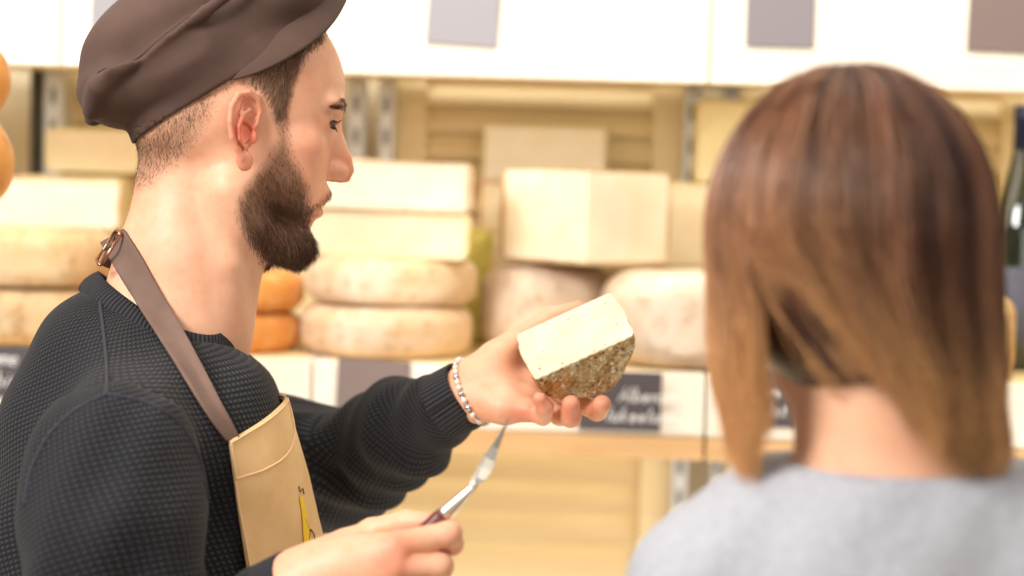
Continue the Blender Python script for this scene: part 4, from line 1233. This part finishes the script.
G = np.zeros((rows_n, cols_n, 3))
for i in range(rows_n):
    t = i/(rows_n-1)
    cs = [P(*lerp_tab(tb, t)) for tb in (NEAR, MID, FAR, FF)]
    for j in range(cols_n):
        s_ = j/(cols_n-1)*3; k = min(int(s_), 2); u = s_-k
        p0 = cs[max(k-1, 0)]; p1 = cs[k]; p2 = cs[k+1]; p3 = cs[min(k+2, 3)]
        G[i, j] = .5*((2*p1)+(-p0+p2)*u+(2*p0-5*p1+4*p2-p3)*u*u+(-p0+3*p1-3*p2+p3)*u**3)
pxs = np.array([prj(G[i, j]) for i in range(rows_n) for j in range(cols_n)]); gd = np.array([(G[i, j]-CO) @ CF for i in range(rows_n) for j in range(cols_n)])
dd, hit = raydrape(pxs, lambda p: sweater_body(p), .004)
near_half = np.tile(np.arange(cols_n) < 33, rows_n)
dd = np.where(hit & near_half, np.minimum(dd, gd+.01), gd)
dd = dd.reshape(rows_n, cols_n)
for _ in range(12):
    e_ = np.pad(dd, 1, mode='edge'); sm = (e_[:-2, 1:-1]+e_[2:, 1:-1]+e_[1:-1, :-2]+e_[1:-1, 2:])/4; dd = np.minimum(dd, sm) if _ < 8 else sm
for i in range(rows_n):
    for j in range(cols_n): G[i, j] = P(*pxs[i*cols_n+j], dd[i, j])
apr = empty('apron', G[-1].mean(0)); apr.parent = man
def attach(o, par): 
    o.parent = par; o.matrix_parent_inverse = Matrix.Translation(par.location).inverted()
G0 = G
bib, Gs = sheet('bib', G0, canvas, None, .0024, 3); attach(bib, apr)
thread = simple('cream_thread', hexc(236, 200, 150), .8)
gm = Gs
def gpt(i, j, off=.002):
    i = min(max(i, 0), rows_n-1.001); j = min(max(j, 0), cols_n-1.001); a, b = int(i), int(j); u, v = i-a, j-b
    p = (gm[a, b]*(1-u)+gm[a+1, b]*u)*(1-v) + (gm[a, b+1]*(1-u)+gm[a+1, b+1]*u)*v
    du = gm[a+1, b]-gm[a, b]; dv = gm[a, b+1]-gm[a, b]; nn_ = np.cross(dv, du); nn_ /= np.linalg.norm(nn_)
    if nn_ @ (CO-p) < 0 and b < 30: nn_ = -nn_
    return p + nn_*off
def gline(name, ij, m, r=.0009, off=.0020, parent=bib):
    a = np.array(ij, float); t = np.linspace(0, 1, len(a)); T = np.linspace(0, 1, 50); a = np.stack([np.interp(T, t, a[:, i]) for i in (0, 1)], 1)
    mb = MB(); mb.tube([gpt(x, y, off) for x, y in a], r, 5); o = mb.build(name, m, None, smooth=True); o.parent = parent; return o
for nm, ln in (('top_hem', [(.6, .4), (.6, 46)]), ('pocket_seam', [(0, .5), (9.5, .8), (9.3, 8), (7.5, 20), (5.6, 26), (3.0, 29), (0, 30)]), ('side_hem', [(10, .5), (30, .5), (58, .5)])):
    o = gline(nm, ln, thread)
yel = simple('yellow_print', hexc(244, 200, 40), .7); brn = simple('brown_print', hexc(110, 74, 42), .8)
_gi, _gj = np.meshgrid(np.arange(0, rows_n-1, .25), np.arange(0, 34, .25), indexing='ij')
_gp = np.array([gpt(a_, b_) for a_, b_ in zip(_gi.ravel(), _gj.ravel())]); _q = _gp-CO; _d = _q @ CF; _gx = 512+FPX*(_q @ CR)/_d; _gy = 288-FPX*(_q @ CU)/_d
def find(px, py):
    k = int(np.argmin((_gx-px)**2+(_gy-py)**2)); return _gi.ravel()[k], _gj.ravel()[k]
def pline(name, pxs, m, r): 
    return gline(name, [find(*p) for p in pxs], m, r, .0022)
# small printed picture: yellow band, thin curve, oval and a mark
mb = MB(); band_px = [(301, 497), (304, 515), (306, 535), (309, 560)]
L_ = [gpt(*find(x-1.5-.6*i, y), .0021) for i, (x, y) in enumerate(band_px)]; R_ = [gpt(*find(x+2.2+.8*i, y), .0021) for i, (x, y) in enumerate(band_px)]
vsx = L_+R_; mb.add(vsx, [(i, i+4, i+5, i+1) for i in range(3)]); o = mb.build('printed_band', yel, None); so = o.modifiers.new('s', 'SOLIDIFY'); so.thickness = .0006; so.offset = 0; o.parent = bib

pline('printed_mark', [(299, 487), (300, 492), (303, 489), (304, 494)], brn, .0006)
pline('printed_curve', [(305, 518), (307, 525), (310, 531)], brn, .0005)
pline('printed_oval', [(311, 530), (314, 534), (315.5, 541), (314.5, 547), (312, 550), (310, 546), (309, 539), (309.5, 533), (311, 530)], brn, .0006)

# neck strap
STR = [(112, 236, 1.700), (128, 262, 1.665), (150, 300, 1.645), (174, 338, 1.625), (196, 376, 1.60), (216, 412, 1.585), (234, 440, 1.572)]
def strap_f(p): 
    return smin(np.minimum(sweater_body(p), neck_sdf(p)), 1e3+0*p[:, 0], .001)
a = np.array(STR, float); T = np.linspace(0, 1, 44); t = np.linspace(0, 1, len(a)); a = np.stack([np.interp(T, t, a[:, i]) for i in range(3)], 1)
for _ in range(10): a[1:-1] = (a[:-2]+2*a[1:-1]+a[2:])/4
SG = np.zeros((44, 9, 3)); wds = np.interp(T, [0, .15, .5, .9, 1], [27, 29, 25, 17, 13])
for i in range(44):
    d_ = a[min(i+1, 43)]-a[max(i-1, 0)]; nx, ny = -d_[1], d_[0]; l_ = math.hypot(nx, ny); nx, ny = nx/l_, ny/l_
    for j in range(9):
        s_ = (j/8-.5)*wds[i]; SG[i, j] = P(a[i, 0]+nx*s_, a[i, 1]+ny*s_, a[i, 2])
def vis_f(p): return np.minimum(np.minimum(sweater_body(p), neck_sdf(p)), near_sleeve(p))
SGp = SG.copy()
# keep the outline as drawn: only depth comes from the drape
pxs = np.array([prj(SG[i, j]) for i in range(44) for j in range(9)]); dd, hit = raydrape(pxs, lambda p: np.minimum(np.minimum(sweater_body(p), neck_sdf(p)), chain(p, list(colw[:66:6]), [.0105]*11, .001)), .0030)
dd = np.where(hit, dd, np.repeat(a[:, 2], 9))
# one depth per row keeps the webbing flat across its width, never cutting into the knit
dd = dd.reshape(44, 9); cen = dd[:, 4]; dd = np.minimum(dd, cen[:, None]+.003); 
for i in range(44):
    for j in range(9): SGp[i, j] = P(*pxs[i*9+j], dd[i, j])
stp, SGs = sheet('neck_strap', SGp, strapm, None, .002, 3); stp.parent = apr; stp.matrix_parent_inverse = Matrix.Translation(apr.location).inverted()
# loop behind the neck and over the far shoulder
BK = [(113, 240, 1.698), (104, 252, 1.72), (108, 256, 1.75), (128, 262, 1.79), (160, 280, 1.81), (195, 320, 1.82), (225, 365, 1.82), (250, 398, 1.84)]
mbk = np.array([P(*b) for b in BK]); tt = np.linspace(0, 1, len(BK)); T2 = np.linspace(0, 1, 40)
mbk = np.stack([np.interp(T2, tt, mbk[:, i]) for i in range(3)], 1)
for _ in range(5): mbk[1:-1] = (mbk[:-2]+2*mbk[1:-1]+mbk[2:])/4
BG = np.zeros((40, 7, 3))
for i in range(40):
    for j in range(7): BG[i, j] = mbk[i] + np.array([0, 0, 1.0])*(j/6-.5)*.022 + np.array([-.35, 0, 0])*(j/6-.5)*-.022
BGp = BG
o, _ = sheet('strap_loop', BGp, strapm, None, .002, 2); o.parent = apr; o.matrix_parent_inverse = Matrix.Translation(apr.location).inverted()
# buckle
copper = simple('rose_metal', hexc(196, 140, 112), .25, .9)
mb = MB(); bk = [(104, 264, 1.672), (99, 261, 1.680), (116, 231, 1.690), (121, 234, 1.682), (104, 264, 1.672)]
mb.tube([P(*x) for x in [(101, 265, 1.672), (120, 235, 1.680)]], .0016, 8); mb.tube([P(*x) for x in [(97, 260, 1.684), (115, 231, 1.692)]], .0013, 8)
mb.tube([P(*x) for x in [(101, 265, 1.672), (98, 264, 1.677), (97, 260, 1.684)]], .0016, 8); mb.tube([P(*x) for x in [(120, 235, 1.680), (119, 231, 1.686), (115, 231, 1.692)]], .0016, 8)
o = mb.build('buckle', copper, None, smooth=True); o.parent = apr; o.matrix_parent_inverse = Matrix.Translation(apr.location).inverted()
for o in [x for x in bpy.data.objects if x.parent == bib]: pass
for o in [x for x in (bib,)]: pass

# bracelet on the far wrist
bead = simple('pale_bead', hexc(226, 214, 196), .3); sil = simple('silver', hexc(200, 200, 205), .2, .9)
wc = P(472, 392, 1.812); wa = (P(486, 384, 1.81)-P(452, 402, 1.822)); wa /= np.linalg.norm(wa); ws_ = np.cross(wa, [0, 0, 1]); ws_ /= np.linalg.norm(ws_); wt = np.cross(ws_, wa)
br = empty('bracelet', wc); br.parent = man
th = np.linspace(0, 2*PI, 27)[:-1]; ring = wc + .027*(np.outer(np.cos(th), ws_)+np.outer(np.sin(th), wt))
ring = project(lhand, ring, .0022, 8)
ring += np.outer(-((ring-wc) @ wa), wa)
mb = MB(); mb.tube(list(ring-wc)+[ring[0]-wc], .0015, 6); mb.build('band', sil, br, smooth=True)
for i, p_ in enumerate(ring):
    mb = MB(); vs = []
    for a_ in range(7):
        for b_ in range(10):
            f1 = PI*a_/6; vs.append(p_-wc + .0031*np.array([math.sin(f1)*math.cos(2*PI*b_/10), math.sin(f1)*math.sin(2*PI*b_/10), math.cos(f1)]))
    mb.add(vs, [(x*10+y, x*10+(y+1) % 10, (x+1)*10+(y+1) % 10, (x+1)*10+y) for x in range(6) for y in range(10)])
    mb.build('bead', bead if i % 3 else sil, br, smooth=True)

# ================================================================== the cheese in the hand
D0 = 1.765
qd = np.array([.41, -.91])     # right/down in the picture (x right, y up)
q3 = CR*.41 - CU*.91
e1 = (CR*102 + CU*46); e1 /= np.linalg.norm(e1)
q3 = q3 - e1*(q3 @ e1); q3 /= np.linalg.norm(q3)
m3 = -.57*q3 + .822*CF; e2 = .822*q3 + .57*CF
cc0 = P(583, 357.5, D0-.022)
Rr, Hh = .0540, .080
mold = NT('mouldy_rind'); mold.set(Roughness=.9); co = mold.co()
n1 = mold.noise(co, 60, 6, .7); n2 = mold.noise(co, 150, 4, .6); n3 = mold.noise(co, 22, 3)
vo = mold.n('ShaderNodeTexVoronoi'); vo.inputs['Scale'].default_value = 170; mold.l(co, vo.inputs['Vector'])
c_ = mold.ramp(n1, [(.32, hexc(84, 62, 38)), (.44, hexc(178, 140, 84)), (.6, hexc(216, 194, 146))])
c_ = mold.mix(mold.ramp(n3, [(.48, (0, 0, 0)), (.64, (.75, .75, .75))]), c_, hexc(198, 124, 44))
c_ = mold.mix(mold.ramp(n2, [(.56, (0, 0, 0)), (.64, (1, 1, 1))]), c_, hexc(228, 218, 196))
c_ = mold.mix(mold.ramp(vo.outputs['Distance'], [(.1, (.8, .8, .8)), (.35, (0, 0, 0))]), c_, hexc(44, 36, 28))
mold.col(c_); mold.bump(n1, 1.0, .006); mold.bump(n2, 1.0, .003)
pw_ = NT('speckled_ivory_paste'); pw_.set(Roughness=.5); pw_.b.inputs['Subsurface Weight'].default_value = .15; pw_.b.inputs['Subsurface Scale'].default_value = .01
co = pw_.co(); sp = pw_.noise(co, 130, 3, .6)
pw_.col(pw_.mix(pw_.ramp(sp, [(.63, (0, 0, 0)), (.69, (.8, .8, .8))]), pw_.ramp(pw_.noise(co, 30, 4), [(.3, hexc(216, 194, 156)), (.6, hexc(226, 210, 182))]), hexc(120, 100, 70)))
pw_.bump(pw_.noise(co, 160, 3), .3, .001)
def hc_local(p):
    q = p; return np.stack([q[:, 0], q[:, 1], q[:, 2]], 1)
def held(p):
    """local: x along the cut edge, y outward radius, z along the axis; metres"""
    rad = np.hypot(p[:, 0], p[:, 1])
    b = .0018*np.sin(np.arctan2(p[:, 1], p[:, 0])*5+1)+.0005*np.sin(p[:, 2]*160+p[:, 0]*120)
    d = smax(rad-(Rr-.002+.003*np.sin(p[:, 2]/Hh*PI)+b), np.abs(p[:, 2]-Hh/2)-Hh/2, .006)
    # coarse crust
    d = d - .0007*np.sin(p[:, 0]*620+3*np.sin(p[:, 2]*300))*np.sin(p[:, 2]*540+2*np.sin(p[:, 1]*410))*np.sin(p[:, 1]*590+1)
    return smax(d, -p[:, 1]-.0, .0012)
hv, hq = surfnet(held, np.array([-.07, -.01, -.01]), np.array([.07, .07, .09]), .0014)
fc = hv[hq].mean(1); cut = (fc[:, 1] < .0016)
def sub(name, sel, m, par):
    f_ = hq[sel]; ids, inv = np.unique(f_, return_inverse=True); return link(name, npmesh(name, hv[ids], inv.reshape(-1, 4)), m, par)
hc = empty('half_cheese', cc0)
hc.matrix_world = Matrix([[e1[i], e2[i], m3[i], cc0[i]] for i in range(3)] + [[0, 0, 0, 1]])
sub('rind', ~cut, mold.m, hc); sub('cut_face', cut, pw_.m, hc)
tag(hc, 'half of a small cheese with mouldy grey brown rind, held up in the open hand', 'cheese')

# ================================================================== the knife
kn_m = NT('bright_steel'); kn_m.set(Roughness=.3, Metallic=1.0); kn_m.col(hexc(236, 228, 212)); kn_m = kn_m.m
burg = simple('burgundy_handle', hexc(98, 46, 38), .35)
ka, kb, kt = P(444, 515, 1.450), P(471, 489, 1.446), P(509, 417, 1.440)
kn = empty('cheese_knife', ka)
def kl(p): return p-ka
kd = kb-ka; kd /= np.linalg.norm(kd)
mb = MB(); mb.tube([kl(ka)-kd*.10, kl(ka)-kd*.09, kl(ka)-kd*.05, kl(ka)-kd*.005, kl(ka)], [.006, .0085, .0085, .0076, .0070], 16); mb.build('handle', burg, kn, smooth=True)
mb = MB(); mb.tube([kl(ka)-kd*.001, kl(ka)+kd*.003, kl(kb)-kd*.004, kl(kb), kl(kb)+kd*.006], [.0066, .0066, .0040, .0034, .002], 16); mb.build('ferrule', kn_m, kn, smooth=True)
# leaf shaped blade
bd = kt-kb; BL = np.linalg.norm(bd); bd /= BL
wd = np.cross(bd, -CF); wd /= np.linalg.norm(wd); nd = np.cross(bd, wd)
prof = [(0, .0022, -.0022), (.08, .003, -.004), (.16, .0045, -.0085), (.30, .0046, -.0105), (.42, .0042, -.0090), (.58, .0022, -.0062), (.75, .0008, -.0040), (.9, -.0002, -.0022), (1.0, -.0008, -.0010)]
vs = []
for t, l, r in prof:
    c = kl(kb) + bd*BL*t + nd*.004*math.sin(t*3)
    l *= .8; r *= .78
    vs += [c - wd*l, c + nd*.0011*(1-t), c - wd*r, c - nd*.0011*(1-t)]
fs = [(i*4+j, i*4+(j+1) % 4, (i+1)*4+(j+1) % 4, (i+1)*4+j) for i in range(len(prof)-1) for j in range(4)]+[(0, 1, 2, 3)]
link('blade', npmesh('blade', vs, polys=fs), kn_m, kn, smooth=False)
tag(kn, 'small leaf bladed steel cheese knife held upright in the near hand', 'knife')
# ================================================================== the long haired person, seen from behind
WD = 1.20
w_o = P(858, 276, WD)
wy, wp = math.radians(2), math.radians(4)
g0 = math.cos(wy)*CF - math.sin(wy)*CR
Lw = -(math.cos(wy)*CR + math.sin(wy)*CF)
Fw = math.cos(wp)*g0 - math.sin(wp)*CU; Uw = np.cross(Fw, Lw); RW_ = np.stack([Fw, Lw, Uw], 1)
def toLw(p): return (p-w_o) @ RW_*1000/.89
HC = P(850, 232, WD)
def wneck(p):
    d = chain(p, [P(862, 330, 1.21), P(880, 420, 1.205), P(892, 520, 1.20)], [.052, .050, .058], .03)
    d = smin(d, cone(p, P(872, 492, 1.20), P(775, 552, 1.20), .036, .034), .03)
    d = smin(d, cone(p, P(900, 492, 1.20), P(1000, 552, 1.20), .036, .034), .03)
    return d
def wbust(p): return smin(head_sdf(toLw(p))*.00089, wneck(p), .016)
WSL, WSR = P(722, 594, 1.21), P(1090, 580, 1.20)
WEL, WER = P(668, 900, 1.22), P(1130, 900, 1.20)
WHL, WHR = P(690, 1200, 1.36), P(1100, 1200, 1.36)
def wtorso(p, g=0.0):
    d = cone(p, P(865, 540, 1.20), WSL, .046+g, .046+g)
    d = smin(d, cone(p, P(915, 540, 1.20), WSR, .046+g, .046+g), .03)
    d = smin(d, ell(p, P(893, 690, 1.22), (.150+g, .098+g, .19), BR), .05)
    d = smin(d, ell(p, P(893, 960, 1.23), (.128+g, .095+g, .22), BR), .07)
    d = smin(d, ell(p, P(893, 1180, 1.23), (.155+g, .110+g, .16), BR), .06)
    return d
wz = P(890, 1280, 1.23)
def wlegs(p, g=0.0):
    d = ell(p, P(893, 1190, 1.23), (.158+g, .112+g, .15), BR)
    for s in (-.08, .08):
        x = wz[0]+s
        d = smin(d, chain(p, [np.array([x, wz[1], wz[2]+.02]), np.array([x, wz[1], .48]), np.array([x, wz[1]-.01, .08])], [.080+g, .054+g, .036+g], .02), .03)
    return d
def whand(p, H, s):
    """hanging relaxed hand with five fingers"""
    d = ell(p, H+np.array([0, .0, -.045]), (.014, .038, .050), BR)
    for k in range(4):
        b = H + np.array([0, -.028+.019*k, -.085]); L = [.060, .072, .076, .066][k]*.95
        d = smin(d, chain(p, [b, b+np.array([-s*.004, 0, -L*.5]), b+np.array([-s*.018, 0, -L])], [.0092, .0082, .0068], .003), .003)
    d = smin(d, chain(p, [H+np.array([0, .03, -.02]), H+np.array([-s*.012, .052, -.055]), H+np.array([-s*.016, .058, -.085])], [.013, .010, .008], .004), .008)
    return d
WJL, WJR = WHL, WHR
def wbody(p):
    d = smin(wneck(p), wtorso(p, -.008), .02)
    d = smin(d, wlegs(p, -.010), .04)
    for (S_, E_, H_, s) in ((WSL, WEL, WJL, -1), (WSR, WER, WJR, 1)):
        d = smin(d, chain(p, [S_, E_, H_], [.040, .034, .022], .02), .03)
        d = smin(d, whand(p, H_, s), .012)
    for s in (-.08, .08):
        d = smin(d, cone(p, np.array([wz[0]+s, wz[1]-.03, .04]), np.array([wz[0]+s*1.2, wz[1]+.12, .03]), .036, .028), .02)
    return smax(d, .002-p[:, 2], .003)
wl, wh = bounds([WSL, WSR, WEL, WER, WHL, WHR, P(850, 470, 1.2), np.array([wz[0], wz[1]+.12, .0])], .13); wl[2] = -.01
cutz = P(890, 500, 1.2)[2]
v1, q1 = surfnet(lambda p: smax(wbody(p), p[:, 2]-cutz-.012, .003), wl, np.array([wh[0], wh[1], cutz+.05]), .0075, 1)
al = np.array([P(x, y, d) for x in (690, 1040) for y in (60, 545) for d in (1.05, 1.36)]); l2, h2 = al.min(0), al.max(0); l2[2] = cutz-.02
v2, q2 = surfnet(lambda p: smax(wbust(p), cutz-p[:, 2]-.004, .002), l2, h2, .0028)
skin2 = skin_mat('fair_skin', hexc(240, 190, 156), hexc(232, 174, 138), hexc(214, 120, 92))
me = npmesh('person', np.concatenate([v1, v2]), np.concatenate([q1, q2+len(v1)])); set_col(me, np.zeros((len(v1)+len(v2), 3)))
wom = link('person', me, skin2); tag(wom, 'person seen from behind with long brown hair and a light grey shirt', 'person')
for s in (-1, 1):
    e = link('eye', bpy.data.objects['eye'].data.copy(), [], wom); c = w_o + (np.array([71.5, s*32, 25])*.89/1000) @ RW_.T
    e.matrix_world = Matrix([list(RW_[i]*.89) + [c[i]] for i in range(3)] + [[0, 0, 0, 1]])
# shirt
jersey = NT('grey_jersey'); jersey.set(Roughness=.85); co = jersey.co(); jersey.col(jersey.ramp(jersey.noise(co, 200, 3), [(.3, hexc(164, 164, 170)), (.7, hexc(182, 182, 188))]))
jersey.bump(jersey.noise(co, 9, 3), .5, .02); jersey = jersey.m
nzc = P(895, 478, 1.15)[2]
def shirt(p):
    d = wtorso(p, .010)
    q = (p-P(893, 600, 1.2)) @ BR
    for (S_, E_) in ((WSL, WEL), (WSR, WER)):
        d = smin(d, chain(p, [S_, S_+(E_-S_)*.7], [.053, .052], .02), .03)
    d = d + .003*np.sin(q[:, 0]*48+q[:, 2]*26) * np.sin(q[:, 2]*30+1) + .0015*np.sin(q[:, 0]*90-q[:, 2]*60)
    d = smax(d, p[:, 2]-nzc-np.abs(q[:, 0])*.03, .003)
    d = smax(d, -(chain(p, [P(862, 330, 1.21), P(880, 420, 1.205), P(890, 500, 1.20)], [.052, .053, .057], .03)-.001), .003)
    for (S_, E_) in ((WSL, WEL), (WSR, WER)):
        t = (E_-S_); L = np.linalg.norm(t); t = t/L
        r_ = (p-S_); ax_ = r_ @ t; rd_ = np.linalg.norm(r_-np.outer(ax_, t), axis=1)
        d = np.where((rd_ < .085) & (ax_ > L*.5), np.maximum(d, ax_-L*.62), d)
    return smax(d, P(893, 1190, 1.23)[2]-p[:, 2], .004)
sl, sh = bounds([WSL, WSR, P(893, 1190, 1.23), P(893, 600, 1.05), P(893, 600, 1.36)], .10); sh[2] = nzc+.04; sl[2] = P(893, 1200, 1.23)[2]
v3, q3_ = surfnet(shirt, sl, sh, .0055)
sho = link('shirt', npmesh('shirt', v3, q3_), jersey, wom)
# neckline binding
th = np.linspace(0, 2*PI, 90, endpoint=False); ring = P(886, 478, 1.20) + np.outer(np.cos(th)*.085, CR) + np.outer(np.sin(th)*.065, CF)
ring[:, 2] = nzc-.002
ring = project(lambda p: smax(-shirt(p)*0+np.abs(wneck(p)-.004)*0 + (wneck(p)-.004), -1e3+0*p[:, 0], .001), ring, 0, 8); ring[:, 2] = nzc-.001
mb = MB(); mb.tube(list(ring)+[ring[0]], .0030, 6); mb.build('neckline', jersey, sho, smooth=True)
jv, jq = surfnet(lambda p: smax(wlegs(p, .006), .05-p[:, 2], .003), np.array([wz[0]-.25, wz[1]-.2, .02]), np.array([wz[0]+.25, wz[1]+.2, P(893, 1080, 1.23)[2]]), .009, 1)
link('jeans', npmesh('jeans', jv, jq), simple('blue_denim', hexc(60, 76, 104), .9, var=.2), wom)
# ---- hair
hm = NT('long_hair'); at = hm.n('ShaderNodeVertexColor'); at.layer_name = 'tint'; hm.l(at.outputs[0], hm.b.inputs['Base Color']); hm.set(Roughness=.42); hm.b.inputs['Specular IOR Level'].default_value = .5
hm = hm.m
NS, KS = 11000, 22
NC = 170
cphi = rng.uniform(-1.72, 1.95, NC); cwv = rng.uniform(0, 6.28, NC); cdz = rng.normal(0, 1, NC)
ci = rng.integers(0, NC, NS)
phi = cphi[ci] + rng.normal(0, .055, NS)
th0 = np.arccos(rng.uniform(-.35, .998, NS)); th0 = np.minimum(th0, 1.75)
lay = 1.0 - .13*rng.random(NS)**.8
endx = np.array([690, 716, 724, 736, 765, 790, 820, 870, 940, 1000, 1010]); endy = np.array([448, 462, 452, 352, 354, 372, 402, 432, 450, 460, 466])
x0 = 850+148*np.sin(np.clip(phi, -PI/2, PI/2))
ye = np.interp(x0, endx, endy) + rng.normal(0, 12, NS) - 40*rng.random(NS)**2.5
ye = np.where(phi < -1.57, 446-60*rng.random(NS)**2, ye); ye = np.where(phi > 1.57, 452-20*rng.random(NS), ye)
inner = lay < .92
A_, B_, C_ = .0975, .1135, .110
yend = (232-ye)/FPX*WD                                # metres above the head centre
paths = np.zeros((NS, KS, 3)); tt = np.linspace(0, 1, KS)
arc_len = (PI/2-th0)*.105; fall = -yend; tot = np.maximum(arc_len, 0)+np.maximum(fall, .01)
for k in range(KS):
    s_ = tt[k]*tot
    on = s_ < arc_len
    theta = np.where(on, th0+s_/.105, PI/2)
    yy = np.where(on, B_*np.cos(theta), -(s_-np.maximum(arc_len, 0)))
    low = np.clip(-yy/.15, 0, 1.2)
    a_ = A_*(1 + .02*low*(phi > 0) - .10*np.clip(low-.6, 0, 1)*(phi < 0)); c_ = C_*(1-.32*low**1.3)
    st = np.where(on, np.sin(theta), 1.0)
    x = a_*st*np.sin(phi)*lay; z = c_*st*np.cos(phi)*lay
    y = yy*np.where(yy > 0, lay, 1)
    xpx = 850+148*np.sin(np.clip(phi, -PI/2, PI/2))
    sw = np.where(xpx > 731, 84*np.clip(1-(xpx-765)/240, 0, 1), 16)/FPX*WD
    f_ = np.clip(-yy/np.maximum(fall, .02), 0, 1); x = x + sw*f_**1.6
    x += .0035*np.sin(cwv[ci]+yy*38)*f_ + .0020*np.sin(yy*70+phi*9)*f_
    z += (.0040*cdz[ci]*np.clip(f_*1.5, .15, 1) + .002*np.sin(cwv[ci]*2+yy*50))
    # part line: hair lifts a little on both sides of it
    paths[:, k] = HC + x[:, None]*CR + y[:, None]*CU - z[:, None]*CF
fly = rng.random(NS) < .02
off = rng.normal(0, .006, (NS, 1, 3))*fly[:, None, None]; paths += off*(tt[None, :, None]**1.5)
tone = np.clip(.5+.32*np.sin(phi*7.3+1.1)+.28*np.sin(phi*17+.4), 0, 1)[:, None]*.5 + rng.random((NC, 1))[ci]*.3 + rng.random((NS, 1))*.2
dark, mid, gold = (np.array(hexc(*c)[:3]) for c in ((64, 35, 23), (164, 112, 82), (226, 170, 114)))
left = np.clip((870-x0)/170, 0, 1)[:, None]  # golden dyed hair, plus the lit left side put into the colour
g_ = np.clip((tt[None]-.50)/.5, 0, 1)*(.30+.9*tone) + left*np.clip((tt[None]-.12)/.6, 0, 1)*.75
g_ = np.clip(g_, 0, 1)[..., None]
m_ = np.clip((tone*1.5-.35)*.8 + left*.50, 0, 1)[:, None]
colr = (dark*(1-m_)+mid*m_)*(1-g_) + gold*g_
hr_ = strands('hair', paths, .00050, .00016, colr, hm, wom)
# the mass of hair under the outer strands
def hairmass(p):
    q = np.stack([(p-HC) @ CR, (p-HC) @ CU, -((p-HC) @ CF)], 1)
    d = ell(q, (0, .0, 0), (A_*.90, B_*.985, C_*.90))
    d = smin(d, cone(q, (.020, -.02, .0), (.058, -.090, .01), .068, .036), .02)
    d = smax(d, -ell(q, (-.03, -.03, -.115), (.075, .09, .06)), .01)
    return d
v4, q4 = surfnet(hairmass, HC-.19, HC+.19, .005)
me = npmesh('hair_mass', v4, q4); set_col(me, np.tile(dark*.9, (len(v4), 1))); link('hair_mass', me, hm, hr_)
# ================================================================== light
def area(name, loc, tgt, size, power, col=(1, 1, 1), sy=None):
    l = bpy.data.lights.new(name, 'AREA'); l.energy = power; l.color = col; l.size = size
    if sy: l.shape = 'RECTANGLE'; l.size_y = sy
    o = bpy.data.objects.new(name, l); C.objects.link(o); o.location = loc
    o.rotation_euler = (Vector(tgt)-Vector(loc)).to_track_quat('-Z', 'Y').to_euler()
    return o
w = bpy.data.worlds.new('world'); S.world = w; w.use_nodes = True
w.node_tree.nodes['Background'].inputs[0].default_value = (1, .95, .88, 1)
w.node_tree.nodes['Background'].inputs[1].default_value = .28
area('ceiling_lamp_shelf', (0, 1.7, 2.75), (0, 2.7, 1.35), 2.8, 38, (1, .94, .85), .5)
area('window_light', (-1.4, .3, 2.6), (-.2, 1.7, 1.45), .9, 88, (1, .97, .94), .7)
area('ceiling_lamp_front', (1.0, -.3, 2.7), (0, 1.7, 1.3), 1.2, 12, (1, .95, .88))
area('added_low_fill', (.3, 1.9, .35), (.2, 2.8, 1.0), 2.0, 26, (1, .94, .85), .4)  # added fill from below, unseen; brightens the lower slats
area('added_front_fill', (.5, -1.3, 1.75), (.1, 2.8, 1.5), 2.2, 26, (1, .96, .88), 1.0)  # added fill behind the camera, no window there; lifts the shelf and slats
area('added_shelf_fill', (-.1, YU+.17, zu+.0165), (-.1, YU+.175, zu-.3), 2.2, 5, (1, .94, .84), .2)  # added strip hidden behind the front board; brightens slats and upper cheeses
S.view_settings.view_transform = 'Standard'; S.view_settings.look = 'None'
S.view_settings.gamma = 1.0; S.view_settings.use_curve_mapping = False
S.view_settings.exposure = -0.45
